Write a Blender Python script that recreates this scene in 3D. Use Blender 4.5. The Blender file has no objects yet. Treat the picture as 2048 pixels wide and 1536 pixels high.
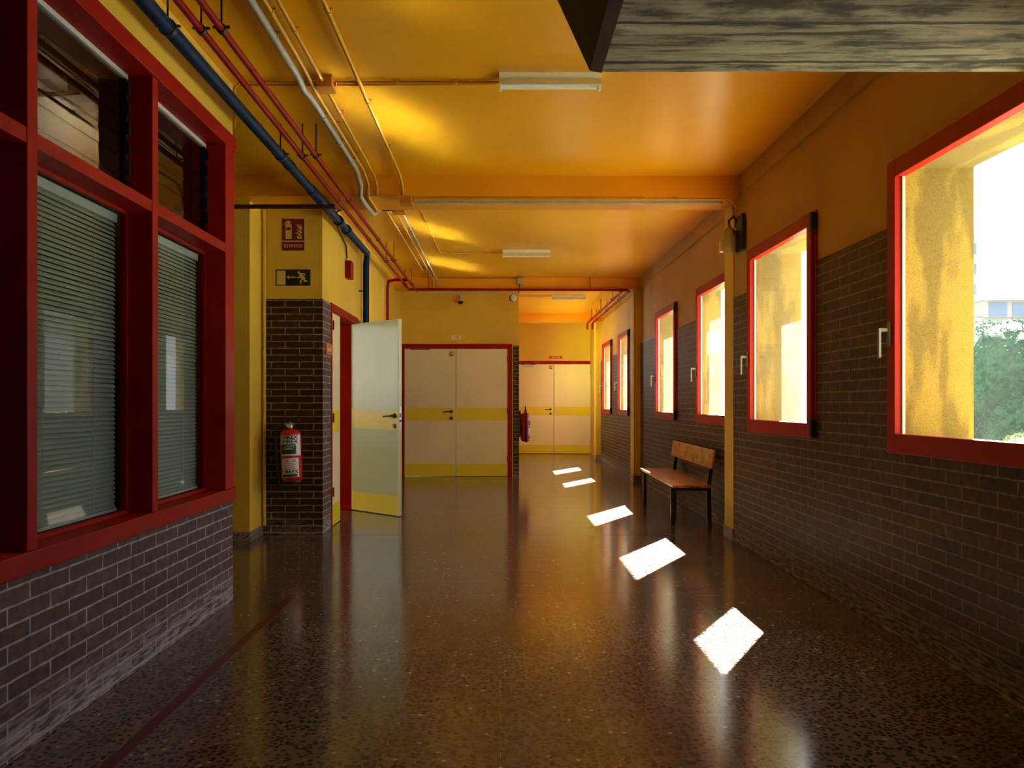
import bpy, bmesh, math, random
from mathutils import Vector, Matrix
random.seed(7)
PI = math.pi
scene = bpy.context.scene
COL = scene.collection

# ------------------------------------------------------------------ camera
cam_d = bpy.data.cameras.new('camera'); cam = bpy.data.objects.new('camera', cam_d); COL.objects.link(cam)
cam.location = (0, 0, 1.2); cam.rotation_euler = (PI/2, 0, 0)
cam_d.sensor_fit = 'HORIZONTAL'; cam_d.sensor_width = 36.0
cam_d.lens = 1640/2048*36.0
cam_d.shift_x = 23/2048; cam_d.shift_y = 40/2048
cam_d.clip_start = 0.05; cam_d.clip_end = 500
scene.camera = cam

# ------------------------------------------------------------------ world, sun, exposure
w = bpy.data.worlds.new('world'); scene.world = w; w.use_nodes = True
bg = w.node_tree.nodes['Background']
bg.inputs['Color'].default_value = (0.88, 0.94, 1.0, 1); bg.inputs['Strength'].default_value = 2.1
sun_d = bpy.data.lights.new('sun', 'SUN'); sun = bpy.data.objects.new('sun', sun_d); COL.objects.link(sun)
sun_d.energy = 120.0; sun_d.color = (1.0, 0.93, 0.82); sun_d.angle = math.radians(0.55)
SUN = Vector((-0.605, -1.05, -1.0))
sun.rotation_euler = SUN.to_track_quat('-Z', 'Y').to_euler(); sun.location = (20, 36, 33)
scene.view_settings.view_transform = 'Standard'
try: scene.view_settings.look = 'None'
except Exception: pass
scene.view_settings.gamma = 1.0; scene.view_settings.use_curve_mapping = False
scene.view_settings.exposure = 0.95
cy = scene.cycles
cy.use_denoising = True
try:
    cy.denoiser = 'OPENIMAGEDENOISE'; cy.denoising_input_passes = 'RGB_ALBEDO_NORMAL'; cy.denoising_prefilter = 'ACCURATE'
except Exception: pass
cy.max_bounces = 12; cy.diffuse_bounces = 8; cy.glossy_bounces = 5; cy.transparent_max_bounces = 16
cy.transmission_bounces = 6; cy.sample_clamp_indirect = 0.0; cy.blur_glossy = 0.0; cy.caustics_reflective = True
cy.use_adaptive_sampling = True; cy.adaptive_threshold = 0.01

# ------------------------------------------------------------------ helpers
WM = {}          # world matrix of every object made
def link(o, parent=None, M=None):
    COL.objects.link(o)
    M = M or Matrix.Identity(4)
    if parent is not None:
        o.parent = parent; o.matrix_local = WM[parent.name].inverted() @ M
    else:
        o.matrix_world = M
    WM[o.name] = M
    return o
def tag(o, label=None, cat=None, group=None, kind=None):
    if label: o['label'] = label
    if cat: o['category'] = cat
    if group: o['group'] = group
    if kind: o['kind'] = kind
    return o
def thing(name, label, cat, loc, rotz=0, group=None, kind=None, rot=None):
    o = bpy.data.objects.new(name, None); o.empty_display_size = .1
    R = rot if rot is not None else Matrix.Rotation(rotz, 4, 'Z')
    link(o, None, Matrix.Translation(Vector(loc)) @ R)
    return tag(o, label, cat, group, kind)

class MB:
    def __init__(s): s.v = []; s.f = []; s.uv = {}; s.sm = set()
    def add(s, vs, fs, M=None, smooth=False):
        b = len(s.v)
        for p in vs:
            p = Vector(p); s.v.append(M @ p if M is not None else p)
        for f in fs:
            if smooth: s.sm.add(len(s.f))
            s.f.append([b+i for i in f])
        return s
    def box(s, x0, x1, y0, y1, z0, z1, M=None, bev=0):
        if x0 > x1: x0, x1 = x1, x0
        if y0 > y1: y0, y1 = y1, y0
        if z0 > z1: z0, z1 = z1, z0
        if bev:
            bm = bmesh.new(); bmesh.ops.create_cube(bm, size=1)
            for v in bm.verts: v.co = Vector(((x0+x1)/2+v.co.x*(x1-x0), (y0+y1)/2+v.co.y*(y1-y0), (z0+z1)/2+v.co.z*(z1-z0)))
            bmesh.ops.bevel(bm, geom=bm.edges[:], offset=min(bev, .49*min(x1-x0, y1-y0, z1-z0)), segments=2, profile=.5, affect='EDGES')
            bm.verts.index_update()
            s.add([v.co.copy() for v in bm.verts], [[v.index for v in f.verts] for f in bm.faces], M); bm.free(); return s
        vs = [(x0,y0,z0),(x1,y0,z0),(x1,y1,z0),(x0,y1,z0),(x0,y0,z1),(x1,y0,z1),(x1,y1,z1),(x0,y1,z1)]
        fs = [(0,3,2,1),(4,5,6,7),(0,1,5,4),(1,2,6,5),(2,3,7,6),(3,0,4,7)]
        return s.add(vs, fs, M)
    def prism(s, pts, axis, a0, a1, M=None):
        """pts 2D polygon in the two other axes (order x,y,z without axis), extruded along axis"""
        n = len(pts); vs = []
        for a in (a0, a1):
            for p in pts:
                q = list(p); q.insert(axis, a); vs.append(q)
        fs = [tuple(range(n))[::-1], tuple(range(n, 2*n))]
        for i in range(n): fs.append((i, (i+1) % n, n+(i+1) % n, n+i))
        s.add(vs, fs, M); return s
    def tube(s, path, r, n=12, M=None, cap=True):
        P = [Vector(p) for p in path]; rings = []
        k = len(P); rr = r if isinstance(r, (list, tuple)) else [r]*k
        up = None
        for i in range(k):
            a = (P[i]-P[i-1]).normalized() if i > 0 else None
            b = (P[i+1]-P[i]).normalized() if i < k-1 else None
            t = (a+b).normalized() if a and b else (a or b)
            if up is None:
                up = Vector((0,0,1)) if abs(t.z) < .9 else Vector((0,1,0))
            u = (up - t*up.dot(t)).normalized(); w_ = t.cross(u); up = u
            sc = 1.0
            if a and b: sc = 1/max(.35, t.dot(a))
            bis = (b-a).normalized() if (a and b and (b-a).length > 1e-5) else None
            ring = []
            for j in range(n):
                an = 2*PI*j/n; d = u*math.cos(an)+w_*math.sin(an)
                if bis is not None:
                    bb = (bis - t*bis.dot(t))
                    if bb.length > 1e-5:
                        bb.normalize(); d = d + bb*d.dot(bb)*(sc-1)
                ring.append(P[i]+d*rr[i])
            rings.append(ring)
        vs = [p for r_ in rings for p in r_]; fs = []
        for i in range(k-1):
            for j in range(n):
                fs.append((i*n+j, i*n+(j+1) % n, (i+1)*n+(j+1) % n, (i+1)*n+j))
        s.add(vs, fs, M, True)
        if cap:
            s.add(rings[0][::-1], [tuple(range(n))], M); s.add(rings[-1], [tuple(range(n))], M)
        return s
    def lathe(s, prof, n=24, M=None):
        """prof: (r,z) list, about local z"""
        vs = []; fs = []
        for (r, z) in prof:
            for j in range(n):
                a = 2*PI*j/n; vs.append((r*math.cos(a), r*math.sin(a), z))
        for i in range(len(prof)-1):
            for j in range(n):
                fs.append((i*n+j, i*n+(j+1) % n, (i+1)*n+(j+1) % n, (i+1)*n+j))
        s.add(vs, fs, M, True)
        s.add([vs[j] for j in range(n)][::-1], [tuple(range(n))], M)
        s.add([vs[(len(prof)-1)*n+j] for j in range(n)], [tuple(range(n))], M)
        return s
    def quad(s, a, b, c, d, M=None): return s.add([a, b, c, d], [(0,1,2,3)], M)
    def text(s, string, size, M, depth=0.0, bend=None, bold=0.0):
        cu = bpy.data.curves.new('t', 'FONT'); cu.body = string; cu.size = size
        cu.align_x = 'CENTER'; cu.align_y = 'CENTER'; cu.extrude = depth; cu.offset = bold
        cu.resolution_u = 3
        o = bpy.data.objects.new('t', cu); COL.objects.link(o)
        bpy.context.view_layer.update()
        dg = bpy.context.evaluated_depsgraph_get(); me = o.evaluated_get(dg).to_mesh()
        vs = [v.co.copy() for v in me.vertices]; fs = [list(p.vertices) for p in me.polygons]
        o.evaluated_get(dg).to_mesh_clear(); bpy.data.objects.remove(o); bpy.data.curves.remove(cu)
        if bend: vs = [bend(v) for v in vs]
        return s.add(vs, fs, M)
    def build(s, name, mat, parent=None, M=None, label=None, cat=None, group=None, kind=None, fix=True):
        """verts are in world space unless M (then they are local to M)"""
        me = bpy.data.meshes.new(name)
        world = [M @ v for v in s.v] if M is not None else s.v
        if M is None:
            if parent is not None: M = WM[parent.name]
            else:
                xs = [v.x for v in world]; ys = [v.y for v in world]; zs = [v.z for v in world]
                M = Matrix.Translation(((min(xs)+max(xs))/2, (min(ys)+max(ys))/2, min(zs)))
            inv = M.inverted(); loc = [inv @ v for v in world]
        else:
            loc = s.v
            if parent is not None and False: pass
        me.from_pydata([tuple(v) for v in loc], [], s.f)
        uvl = me.uv_layers.new(name='UVMap')
        for p in me.polygons:
            vv = [world[i] for i in p.vertices]
            nrm = (vv[1]-vv[0]).cross(vv[2]-vv[0]) if len(vv) > 2 else Vector((0,0,1))
            ax = max(range(3), key=lambda q: abs(nrm[q]))
            for li in p.loop_indices:
                v = world[me.loops[li].vertex_index]
                uvl.data[li].uv = (v.y, v.z) if ax == 0 else ((v.x, v.z) if ax == 1 else (v.x, v.y))
            p.use_smooth = p.index in s.sm
        if fix:
            bm = bmesh.new(); bm.from_mesh(me)
            bmesh.ops.recalc_face_normals(bm, faces=bm.faces[:]); bm.to_mesh(me); bm.free()
        if mat is not None: me.materials.append(mat)
        me.update()
        o = bpy.data.objects.new(name, me)
        link(o, parent, M)
        return tag(o, label, cat, group, kind)
def copy_tree(o, M, label=None, group=None, parent=None):
    kids = [c for c in bpy.data.objects if c.parent == o]
    c = o.copy(); COL.objects.link(c)
    if parent is None: c.matrix_world = M; c.matrix_basis = M
    else: c.parent = parent
    WM[c.name] = M
    if label: c['label'] = label
    if group: c['group'] = group
    for k in kids: copy_tree(k, M, parent=c)
    return c

# ------------------------------------------------------------------ materials
MATS = {}
def mat(name, col=(.5,.5,.5), rough=.5, metal=0.0, bump=0.0, bscale=60.0, var=0.0, vscale=3.0, coat=0.0, spec=.5, emit=None):
    m = bpy.data.materials.new(name); m.use_nodes = True; nt = m.node_tree
    b = nt.nodes['Principled BSDF']
    b.inputs['Base Color'].default_value = (*col, 1); b.inputs['Roughness'].default_value = rough
    b.inputs['Metallic'].default_value = metal; b.inputs['Specular IOR Level'].default_value = spec
    b.inputs['Coat Weight'].default_value = coat; b.inputs['Coat Roughness'].default_value = .08
    geo = nt.nodes.new('ShaderNodeNewGeometry')
    if var:
        n = nt.nodes.new('ShaderNodeTexNoise'); n.inputs['Scale'].default_value = vscale; n.inputs['Detail'].default_value = 6
        nt.links.new(geo.outputs['Position'], n.inputs['Vector'])
        mr = nt.nodes.new('ShaderNodeMapRange'); mr.inputs['From Min'].default_value = .3; mr.inputs['From Max'].default_value = .7
        mr.inputs['To Min'].default_value = 1-var; mr.inputs['To Max'].default_value = 1+var*.5
        nt.links.new(n.outputs['Fac'], mr.inputs['Value'])
        mx = nt.nodes.new('ShaderNodeVectorMath'); mx.operation = 'SCALE'; mx.inputs[0].default_value = col
        nt.links.new(mr.outputs['Result'], mx.inputs['Scale']); nt.links.new(mx.outputs[0], b.inputs['Base Color'])
    if bump:
        n = nt.nodes.new('ShaderNodeTexNoise'); n.inputs['Scale'].default_value = bscale; n.inputs['Detail'].default_value = 5
        nt.links.new(geo.outputs['Position'], n.inputs['Vector'])
        bp = nt.nodes.new('ShaderNodeBump'); bp.inputs['Strength'].default_value = bump; bp.inputs['Distance'].default_value = .004
        nt.links.new(n.outputs['Fac'], bp.inputs['Height']); nt.links.new(bp.outputs[0], b.inputs['Normal'])
    MATS[name] = m
    return m
def mixc(nt, fac, a, b, mode='MIX'):
    n = nt.nodes.new('ShaderNodeMix'); n.data_type = 'RGBA'; n.blend_type = mode
    for sock, val in ((n.inputs[0], fac), (n.inputs[6], a), (n.inputs[7], b)):
        if hasattr(val, 'links') or hasattr(val, 'is_linked'): nt.links.new(val, sock)
        elif isinstance(val, tuple): sock.default_value = (*val, 1)
        else: sock.default_value = val
    return n.outputs[2]
def ramp(nt, src, stops, interp='LINEAR'):
    r = nt.nodes.new('ShaderNodeValToRGB'); r.color_ramp.interpolation = interp
    e = r.color_ramp.elements
    while len(e) > 1: e.remove(e[-1])
    e[0].position = stops[0][0]; e[0].color = (*stops[0][1], 1)
    for p, c in stops[1:]:
        q = e.new(p); q.color = (*c, 1)
    nt.links.new(src, r.inputs[0]); return r.outputs[0]

M_ceil = mat('ceiling_paint', (.82, .41, .006), .28, bump=.12, bscale=9, var=.06, vscale=1.2, spec=.45)
M_beam = mat('beam_paint', (.76, .33, .004), .45, bump=.1, bscale=30, var=.08, vscale=2)
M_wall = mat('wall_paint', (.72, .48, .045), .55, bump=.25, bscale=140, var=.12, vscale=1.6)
M_wallr = mat('window_wall_paint', (.50, .275, .022), .55, bump=.25, bscale=140, var=.15, vscale=1.6)  # wall paint copy with the window side's shade put into its colour
M_red = mat('red_paint', (.33, .007, .002), .5, spec=.12, bump=.1, bscale=40, var=.15, vscale=6, coat=.03)
M_redb = mat('red_aluminium', (.38, .010, .003), .45, spec=.2)
M_redp = mat('red_pipe_paint', (.27, .003, .003), .5, var=.2, vscale=15, spec=.15)
M_darkend = mat('dark_painted_concrete', (.035, .014, .006), .8, var=.3, vscale=8)
M_brownp = mat('brown_pipe_paint', (.05, .009, .004), .5)
M_blue = mat('blue_pipe_paint', (.001, .020, .078), .5, spec=.12, var=.3, vscale=9)
M_grey = mat('grey_pipe', (.34, .37, .34), .45, var=.15, vscale=12)
M_cond = mat('ochre_conduit', (.62, .33, .02), .5, var=.1, vscale=20)
M_boxo = mat('orange_junction_box', (.50, .19, .012), .5)
M_black = mat('black_plastic', (.012, .012, .013), .45)
M_steel = mat('black_steel', (.015, .014, .014), .35)
M_alu = mat('aluminium', (.5, .5, .5), .35, metal=.8)
M_aluw = mat('pale_aluminium', (.55, .56, .56), .5)
M_white = mat('white_enamel', (.80, .88, .88), .35)
M_tube = mat('frosted_tube', (.86, .93, .94), .25)
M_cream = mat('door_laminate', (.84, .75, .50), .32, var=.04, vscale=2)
M_creamo = mat('open_door_laminate', (.50, .58, .34), .28, var=.04, vscale=2)  # laminate copy tinted with the greenish classroom light on the open leaf
M_yel = mat('yellow_laminate', (.80, .66, .03), .35)
M_edge = mat('door_edge', (.72, .66, .5), .5)
M_greendoor = mat('classroom_wall_paint', (.52, .58, .14), .5)
M_blind = mat('blind_slat', (.34, .40, .35), .45)
M_extred = mat('extinguisher_red', (.55, .008, .012), .3, coat=.4)
M_lab = mat('label_white', (.78, .78, .78), .5)
M_green = mat('label_green', (.01, .09, .05), .5)
M_ink = mat('label_ink', (.015, .015, .02), .5)
M_inkred = mat('label_red', (.6, .05, .03), .5)
M_signred = mat('sign_red', (.16, .008, .012), .4)
M_signblk = mat('sign_black', (.008, .010, .012), .4)
M_signyel = mat('sign_yellow', (.62, .50, .10), .4)
M_signedge = mat('sign_border', (.62, .40, .24), .5)
M_signorange = mat('plaque_orange', (.55, .10, .02), .4)
M_platered = mat('plaque_red', (.62, .02, .015), .4)
M_plate = mat('number_plate_cream', (.80, .72, .48), .4)
M_winh = mat('window_handle_grey', (.16, .17, .15), .45)
M_handle = mat('door_handle_brown', (.055, .012, .008), .3)
M_lens = mat('lamp_lens', (.35, .30, .10), .3)
M_lensw = mat('bright_lens', (.75, .60, .2), .3)
M_purple = mat('purple_paper', (.35, .08, .40), .7)
M_magenta = mat('outside_ground', (.13, .14, .10), .9)
M_office = mat('office_wall', (.25, .2, .14), .7)
M_tape = mat('red_floor_tape', (.10, .004, .004), .3)
M_bwhite = mat('far_facade', (.20, .195, .21), .8)
M_bglass = mat('far_window', (.09, .13, .22), .6, spec=.1)
M_bark = mat('bark', (.10, .07, .045), .9, bump=.5, bscale=20)

def brick_mat(name, c1, c2, mortar, shiny=.55, dust=None):
    m = bpy.data.materials.new(name); m.use_nodes = True; nt = m.node_tree; b = nt.nodes['Principled BSDF']
    uv = nt.nodes.new('ShaderNodeUVMap')
    geo = nt.nodes.new('ShaderNodeNewGeometry')
    # slightly wavy joints
    nz = nt.nodes.new('ShaderNodeTexNoise'); nz.inputs['Scale'].default_value = 14
    nt.links.new(geo.outputs['Position'], nz.inputs['Vector'])
    sb = nt.nodes.new('ShaderNodeVectorMath'); sb.operation = 'SUBTRACT'; sb.inputs[1].default_value = (.5,.5,.5)
    nt.links.new(nz.outputs['Color'], sb.inputs[0])
    sc = nt.nodes.new('ShaderNodeVectorMath'); sc.operation = 'SCALE'; sc.inputs['Scale'].default_value = .006
    nt.links.new(sb.outputs[0], sc.inputs[0])
    ad = nt.nodes.new('ShaderNodeVectorMath'); ad.operation = 'ADD'
    nt.links.new(uv.outputs[0], ad.inputs[0]); nt.links.new(sc.outputs[0], ad.inputs[1])
    of = nt.nodes.new('ShaderNodeVectorMath'); of.operation = 'ADD'; of.inputs[1].default_value = (.018, -.017+.0625, 0)
    nt.links.new(ad.outputs[0], of.inputs[0])
    br = nt.nodes.new('ShaderNodeTexBrick'); br.offset = .5; br.squash = 1.0
    br.inputs['Scale'].default_value = 1.0; br.inputs['Brick Width'].default_value = .2615; br.inputs['Row Height'].default_value = .0628
    br.inputs['Mortar Size'].default_value = .0052; br.inputs['Mortar Smooth'].default_value = .25; br.inputs['Bias'].default_value = 0
    br.inputs['Color1'].default_value = (*c1, 1); br.inputs['Color2'].default_value = (*c2, 1); br.inputs['Mortar'].default_value = (*mortar, 1)
    nt.links.new(of.outputs[0], br.inputs['Vector'])
    n2 = nt.nodes.new('ShaderNodeTexNoise'); n2.inputs['Scale'].default_value = 22; n2.inputs['Detail'].default_value = 8
    nt.links.new(geo.outputs['Position'], n2.inputs['Vector'])
    var = ramp(nt, n2.outputs['Fac'], [(.3, (.55,.55,.55)), (.7, (1.35,1.3,1.25))])
    col = mixc(nt, 1.0, br.outputs['Color'], var, 'MULTIPLY')
    if dust:
        # lime dust and scuffs near the floor
        sp = nt.nodes.new('ShaderNodeSeparateXYZ'); nt.links.new(geo.outputs['Position'], sp.inputs[0])
        mr = nt.nodes.new('ShaderNodeMapRange'); mr.inputs['From Min'].default_value = .02; mr.inputs['From Max'].default_value = .22
        mr.inputs['To Min'].default_value = 1; mr.inputs['To Max'].default_value = 0
        nt.links.new(sp.outputs['Z'], mr.inputs['Value'])
        mp = nt.nodes.new('ShaderNodeMapping'); mp.inputs['Scale'].default_value = (8, 8, 50)
        nt.links.new(geo.outputs['Position'], mp.inputs['Vector'])
        n3 = nt.nodes.new('ShaderNodeTexNoise'); n3.inputs['Scale'].default_value = 1.4; n3.inputs['Detail'].default_value = 9
        nt.links.new(mp.outputs[0], n3.inputs['Vector'])
        r3 = ramp(nt, n3.outputs['Fac'], [(.40, (0,0,0)), (.62, (1,1,1))])
        mm = nt.nodes.new('ShaderNodeMath'); mm.operation = 'MULTIPLY'
        nt.links.new(mr.outputs[0], mm.inputs[0]); nt.links.new(r3, mm.inputs[1])
        mm2 = nt.nodes.new('ShaderNodeMath'); mm2.operation = 'MULTIPLY'; mm2.inputs[1].default_value = dust
        nt.links.new(mm.outputs[0], mm2.inputs[0])
        col = mixc(nt, mm2.outputs[0], col, (.42,.42,.46))
    nt.links.new(col, b.inputs['Base Color'])
    b.inputs['Specular IOR Level'].default_value = .3
    b.inputs['Roughness'].default_value = shiny+.1
    bp = nt.nodes.new('ShaderNodeBump'); bp.invert = True; bp.inputs['Strength'].default_value = .9; bp.inputs['Distance'].default_value = .006
    nt.links.new(br.outputs['Fac'], bp.inputs['Height'])
    bp2 = nt.nodes.new('ShaderNodeBump'); bp2.inputs['Strength'].default_value = .35; bp2.inputs['Distance'].default_value = .003
    nt.links.new(n2.outputs['Fac'], bp2.inputs['Height']); nt.links.new(bp.outputs[0], bp2.inputs['Normal'])
    nt.links.new(bp2.outputs[0], b.inputs['Normal'])
    return m
M_brick = brick_mat('dark_brown_brick', (.080,.044,.046), (.12,.068,.066), (.36,.35,.45), .5, .9)
M_brickr = brick_mat('window_wall_brick', (.045,.021,.006), (.085,.041,.012), (.22,.145,.05), .38, .7)  # copy of the brick with shade and orange bounce light in its colour
M_brickd = brick_mat('pillar_brick', (.030,.014,.010), (.052,.024,.015), (.32,.23,.085), .5, .3)  # darker copy of the same brick, shade put into its colour

def terrazzo(name, dark=1.0, rough=.13, tiles=True):
    m = bpy.data.materials.new(name); m.use_nodes = True; nt = m.node_tree; b = nt.nodes['Principled BSDF']
    geo = nt.nodes.new('ShaderNodeNewGeometry')
    v = nt.nodes.new('ShaderNodeTexVoronoi'); v.inputs['Scale'].default_value = 42; v.voronoi_dimensions = '2D' if tiles else '3D'
    nt.links.new(geo.outputs['Position'], v.inputs['Vector'])
    sp = nt.nodes.new('ShaderNodeSeparateColor'); nt.links.new(v.outputs['Color'], sp.inputs[0])
    k = dark
    c = ramp(nt, sp.outputs[0], [(0, (.017*k,.013*k,.012*k)), (.62, (.13*k,.098*k,.084*k)), (.68, (.16*k,.12*k,.098*k)),
        (.80, (.065*k,.045*k,.035*k)), (.90, (.15*k,.11*k,.085*k)), (.978, (.34*k,.31*k,.28*k))], 'CONSTANT')
    edge = ramp(nt, v.outputs['Distance'], [(.34, (0,0,0)), (.40, (1,1,1))])
    c = mixc(nt, edge, c, (.155*k,.118*k,.102*k))
    v2 = nt.nodes.new('ShaderNodeTexVoronoi'); v2.inputs['Scale'].default_value = 190
    nt.links.new(geo.outputs['Position'], v2.inputs['Vector'])
    sp2 = nt.nodes.new('ShaderNodeSeparateColor'); nt.links.new(v2.outputs['Color'], sp2.inputs[0])
    c2 = ramp(nt, sp2.outputs[1], [(0, (.45,.45,.45)), (.3, (1,1,1)), (.9, (1.5,1.4,1.3))], 'CONSTANT')
    c = mixc(nt, .3, c, c2, 'MULTIPLY')
    n = nt.nodes.new('ShaderNodeTexNoise'); n.inputs['Scale'].default_value = 1.3; n.inputs['Detail'].default_value = 5
    nt.links.new(geo.outputs['Position'], n.inputs['Vector'])
    c = mixc(nt, 1.0, c, ramp(nt, n.outputs['Fac'], [(.3, (.8,.8,.8)), (.7, (1.15,1.12,1.1))]), 'MULTIPLY')
    if tiles:
        mp = nt.nodes.new('ShaderNodeMapping'); mp.inputs['Location'].default_value = (0, .0, 0)
        nt.links.new(geo.outputs['Position'], mp.inputs['Vector'])
        br = nt.nodes.new('ShaderNodeTexBrick'); br.offset = 0; br.inputs['Scale'].default_value = 1
        br.inputs['Brick Width'].default_value = .4; br.inputs['Row Height'].default_value = 7.515/19
        br.inputs['Mortar Size'].default_value = .0013; br.inputs['Mortar Smooth'].default_value = 0
        br.inputs['Color1'].default_value = (1,1,1,1); br.inputs['Color2'].default_value = (1,1,1,1); br.inputs['Mortar'].default_value = (1.9,1.7,1.5,1)
        nt.links.new(mp.outputs[0], br.inputs['Vector'])
        c = mixc(nt, .8, c, br.outputs['Color'], 'MULTIPLY')
    nt.links.new(c, b.inputs['Base Color'])
    rr = nt.nodes.new('ShaderNodeMapRange'); rr.inputs['To Min'].default_value = rough-.03; rr.inputs['To Max'].default_value = rough+.06
    n5 = nt.nodes.new('ShaderNodeTexNoise'); n5.inputs['Scale'].default_value = 5; n5.inputs['Detail'].default_value = 8
    nt.links.new(geo.outputs['Position'], n5.inputs['Vector']); nt.links.new(n5.outputs['Fac'], rr.inputs['Value'])
    nt.links.new(rr.outputs[0], b.inputs['Roughness'])
    b.inputs['Specular IOR Level'].default_value = .5; b.inputs['IOR'].default_value = 1.55
    n4 = nt.nodes.new('ShaderNodeTexNoise'); n4.inputs['Scale'].default_value = 70
    nt.links.new(geo.outputs['Position'], n4.inputs['Vector'])
    bp = nt.nodes.new('ShaderNodeBump'); bp.inputs['Strength'].default_value = .035; bp.inputs['Distance'].default_value = .002
    nt.links.new(n4.outputs['Fac'], bp.inputs['Height']); nt.links.new(bp.outputs[0], b.inputs['Normal'])
    return m
M_floor = terrazzo('terrazzo_floor')
M_skirt = terrazzo('terrazzo_skirting', 2.0, .3, False)

def glass_mat(name, tint=(1,1,1), refl=1.0, rough=0.0, dust=0.0):
    m = bpy.data.materials.new(name); m.use_nodes = True; nt = m.node_tree
    nt.nodes.remove(nt.nodes['Principled BSDF']); out = nt.nodes['Material Output']
    t = nt.nodes.new('ShaderNodeBsdfTransparent'); t.inputs[0].default_value = (*tint, 1)
    g = nt.nodes.new('ShaderNodeBsdfGlossy'); g.inputs['Roughness'].default_value = rough
    fr = nt.nodes.new('ShaderNodeFresnel'); fr.inputs['IOR'].default_value = 1.5
    mu = nt.nodes.new('ShaderNodeMath'); mu.operation = 'MULTIPLY'; mu.inputs[1].default_value = refl; mu.use_clamp = True
    # only the outer face of the pane mirrors (a thin pane does not trap light inside)
    ge = nt.nodes.new('ShaderNodeNewGeometry'); inv = nt.nodes.new('ShaderNodeMath'); inv.operation = 'SUBTRACT'; inv.inputs[0].default_value = 1
    nt.links.new(ge.outputs['Backfacing'], inv.inputs[1])
    m0 = nt.nodes.new('ShaderNodeMath'); m0.operation = 'MULTIPLY'
    nt.links.new(fr.outputs[0], m0.inputs[0]); nt.links.new(inv.outputs[0], m0.inputs[1]); nt.links.new(m0.outputs[0], mu.inputs[0])
    mx = nt.nodes.new('ShaderNodeMixShader')
    nt.links.new(mu.outputs[0], mx.inputs[0]); nt.links.new(t.outputs[0], mx.inputs[1]); nt.links.new(g.outputs[0], mx.inputs[2])
    if dust:   # a thin film of dust on the pane scatters the sun that strikes it
        tl = nt.nodes.new('ShaderNodeBsdfTranslucent'); tl.inputs[0].default_value = (.85,.88,.88,1)
        m2 = nt.nodes.new('ShaderNodeMixShader')
        gp = nt.nodes.new('ShaderNodeNewGeometry'); nd = nt.nodes.new('ShaderNodeTexNoise'); nd.inputs['Scale'].default_value = 6; nd.inputs['Detail'].default_value = 8
        nt.links.new(gp.outputs['Position'], nd.inputs['Vector'])
        mr = nt.nodes.new('ShaderNodeMapRange'); mr.inputs['From Min'].default_value = .3; mr.inputs['From Max'].default_value = .7
        mr.inputs['To Min'].default_value = dust*.7; mr.inputs['To Max'].default_value = dust*1.3
        nt.links.new(nd.outputs['Fac'], mr.inputs['Value']); nt.links.new(mr.outputs[0], m2.inputs[0])
        nt.links.new(mx.outputs[0], m2.inputs[1]); nt.links.new(tl.outputs[0], m2.inputs[2]); mx = m2
    nt.links.new(mx.outputs[0], out.inputs[0]); return m
M_glass = glass_mat('window_glass', (.96,.98,.97), .5, dust=.014)
M_glass1 = glass_mat('cleaner_window_glass', (.96,.98,.97), .5, dust=.003)
M_glassi = glass_mat('office_glass', (.88,.92,.90), .4)
M_glassl = glass_mat('louvre_glass', (.75,.78,.76), 1.5)

def stucco():
    m = bpy.data.materials.new('yellow_stucco'); m.use_nodes = True; nt = m.node_tree; b = nt.nodes['Principled BSDF']
    geo = nt.nodes.new('ShaderNodeNewGeometry')
    n = nt.nodes.new('ShaderNodeTexNoise'); n.inputs['Scale'].default_value = 200; n.inputs['Detail'].default_value = 6; n.inputs['Roughness'].default_value = .7
    nt.links.new(geo.outputs['Position'], n.inputs['Vector'])
    c = mixc(nt, 1.0, (.34,.23,.025), ramp(nt, n.outputs['Fac'], [(.32, (.45,.43,.38)), (.5, (1,1,1)), (.7, (1.15,1.15,1.1))]), 'MULTIPLY')
    # darker blotches from stretched noise
    mp = nt.nodes.new('ShaderNodeMapping'); mp.inputs['Scale'].default_value = (5.5, 1.2, 1.5)
    nt.links.new(geo.outputs['Position'], mp.inputs['Vector'])
    n2 = nt.nodes.new('ShaderNodeTexNoise'); n2.inputs['Scale'].default_value = 1.0; n2.inputs['Detail'].default_value = 4
    nt.links.new(mp.outputs[0], n2.inputs['Vector'])
    c = mixc(nt, 1.0, c, ramp(nt, n2.outputs['Fac'], [(.46, (1.05,1.05,1.05)), (.53, (.62,.62,.6))]), 'MULTIPLY')
    nt.links.new(c, b.inputs['Base Color']); b.inputs['Roughness'].default_value = .9
    bp = nt.nodes.new('ShaderNodeBump'); bp.inputs['Strength'].default_value = .8; bp.inputs['Distance'].default_value = .008
    nt.links.new(n.outputs['Fac'], bp.inputs['Height']); nt.links.new(bp.outputs[0], b.inputs['Normal'])
    return m
M_stucco = stucco()

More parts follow.
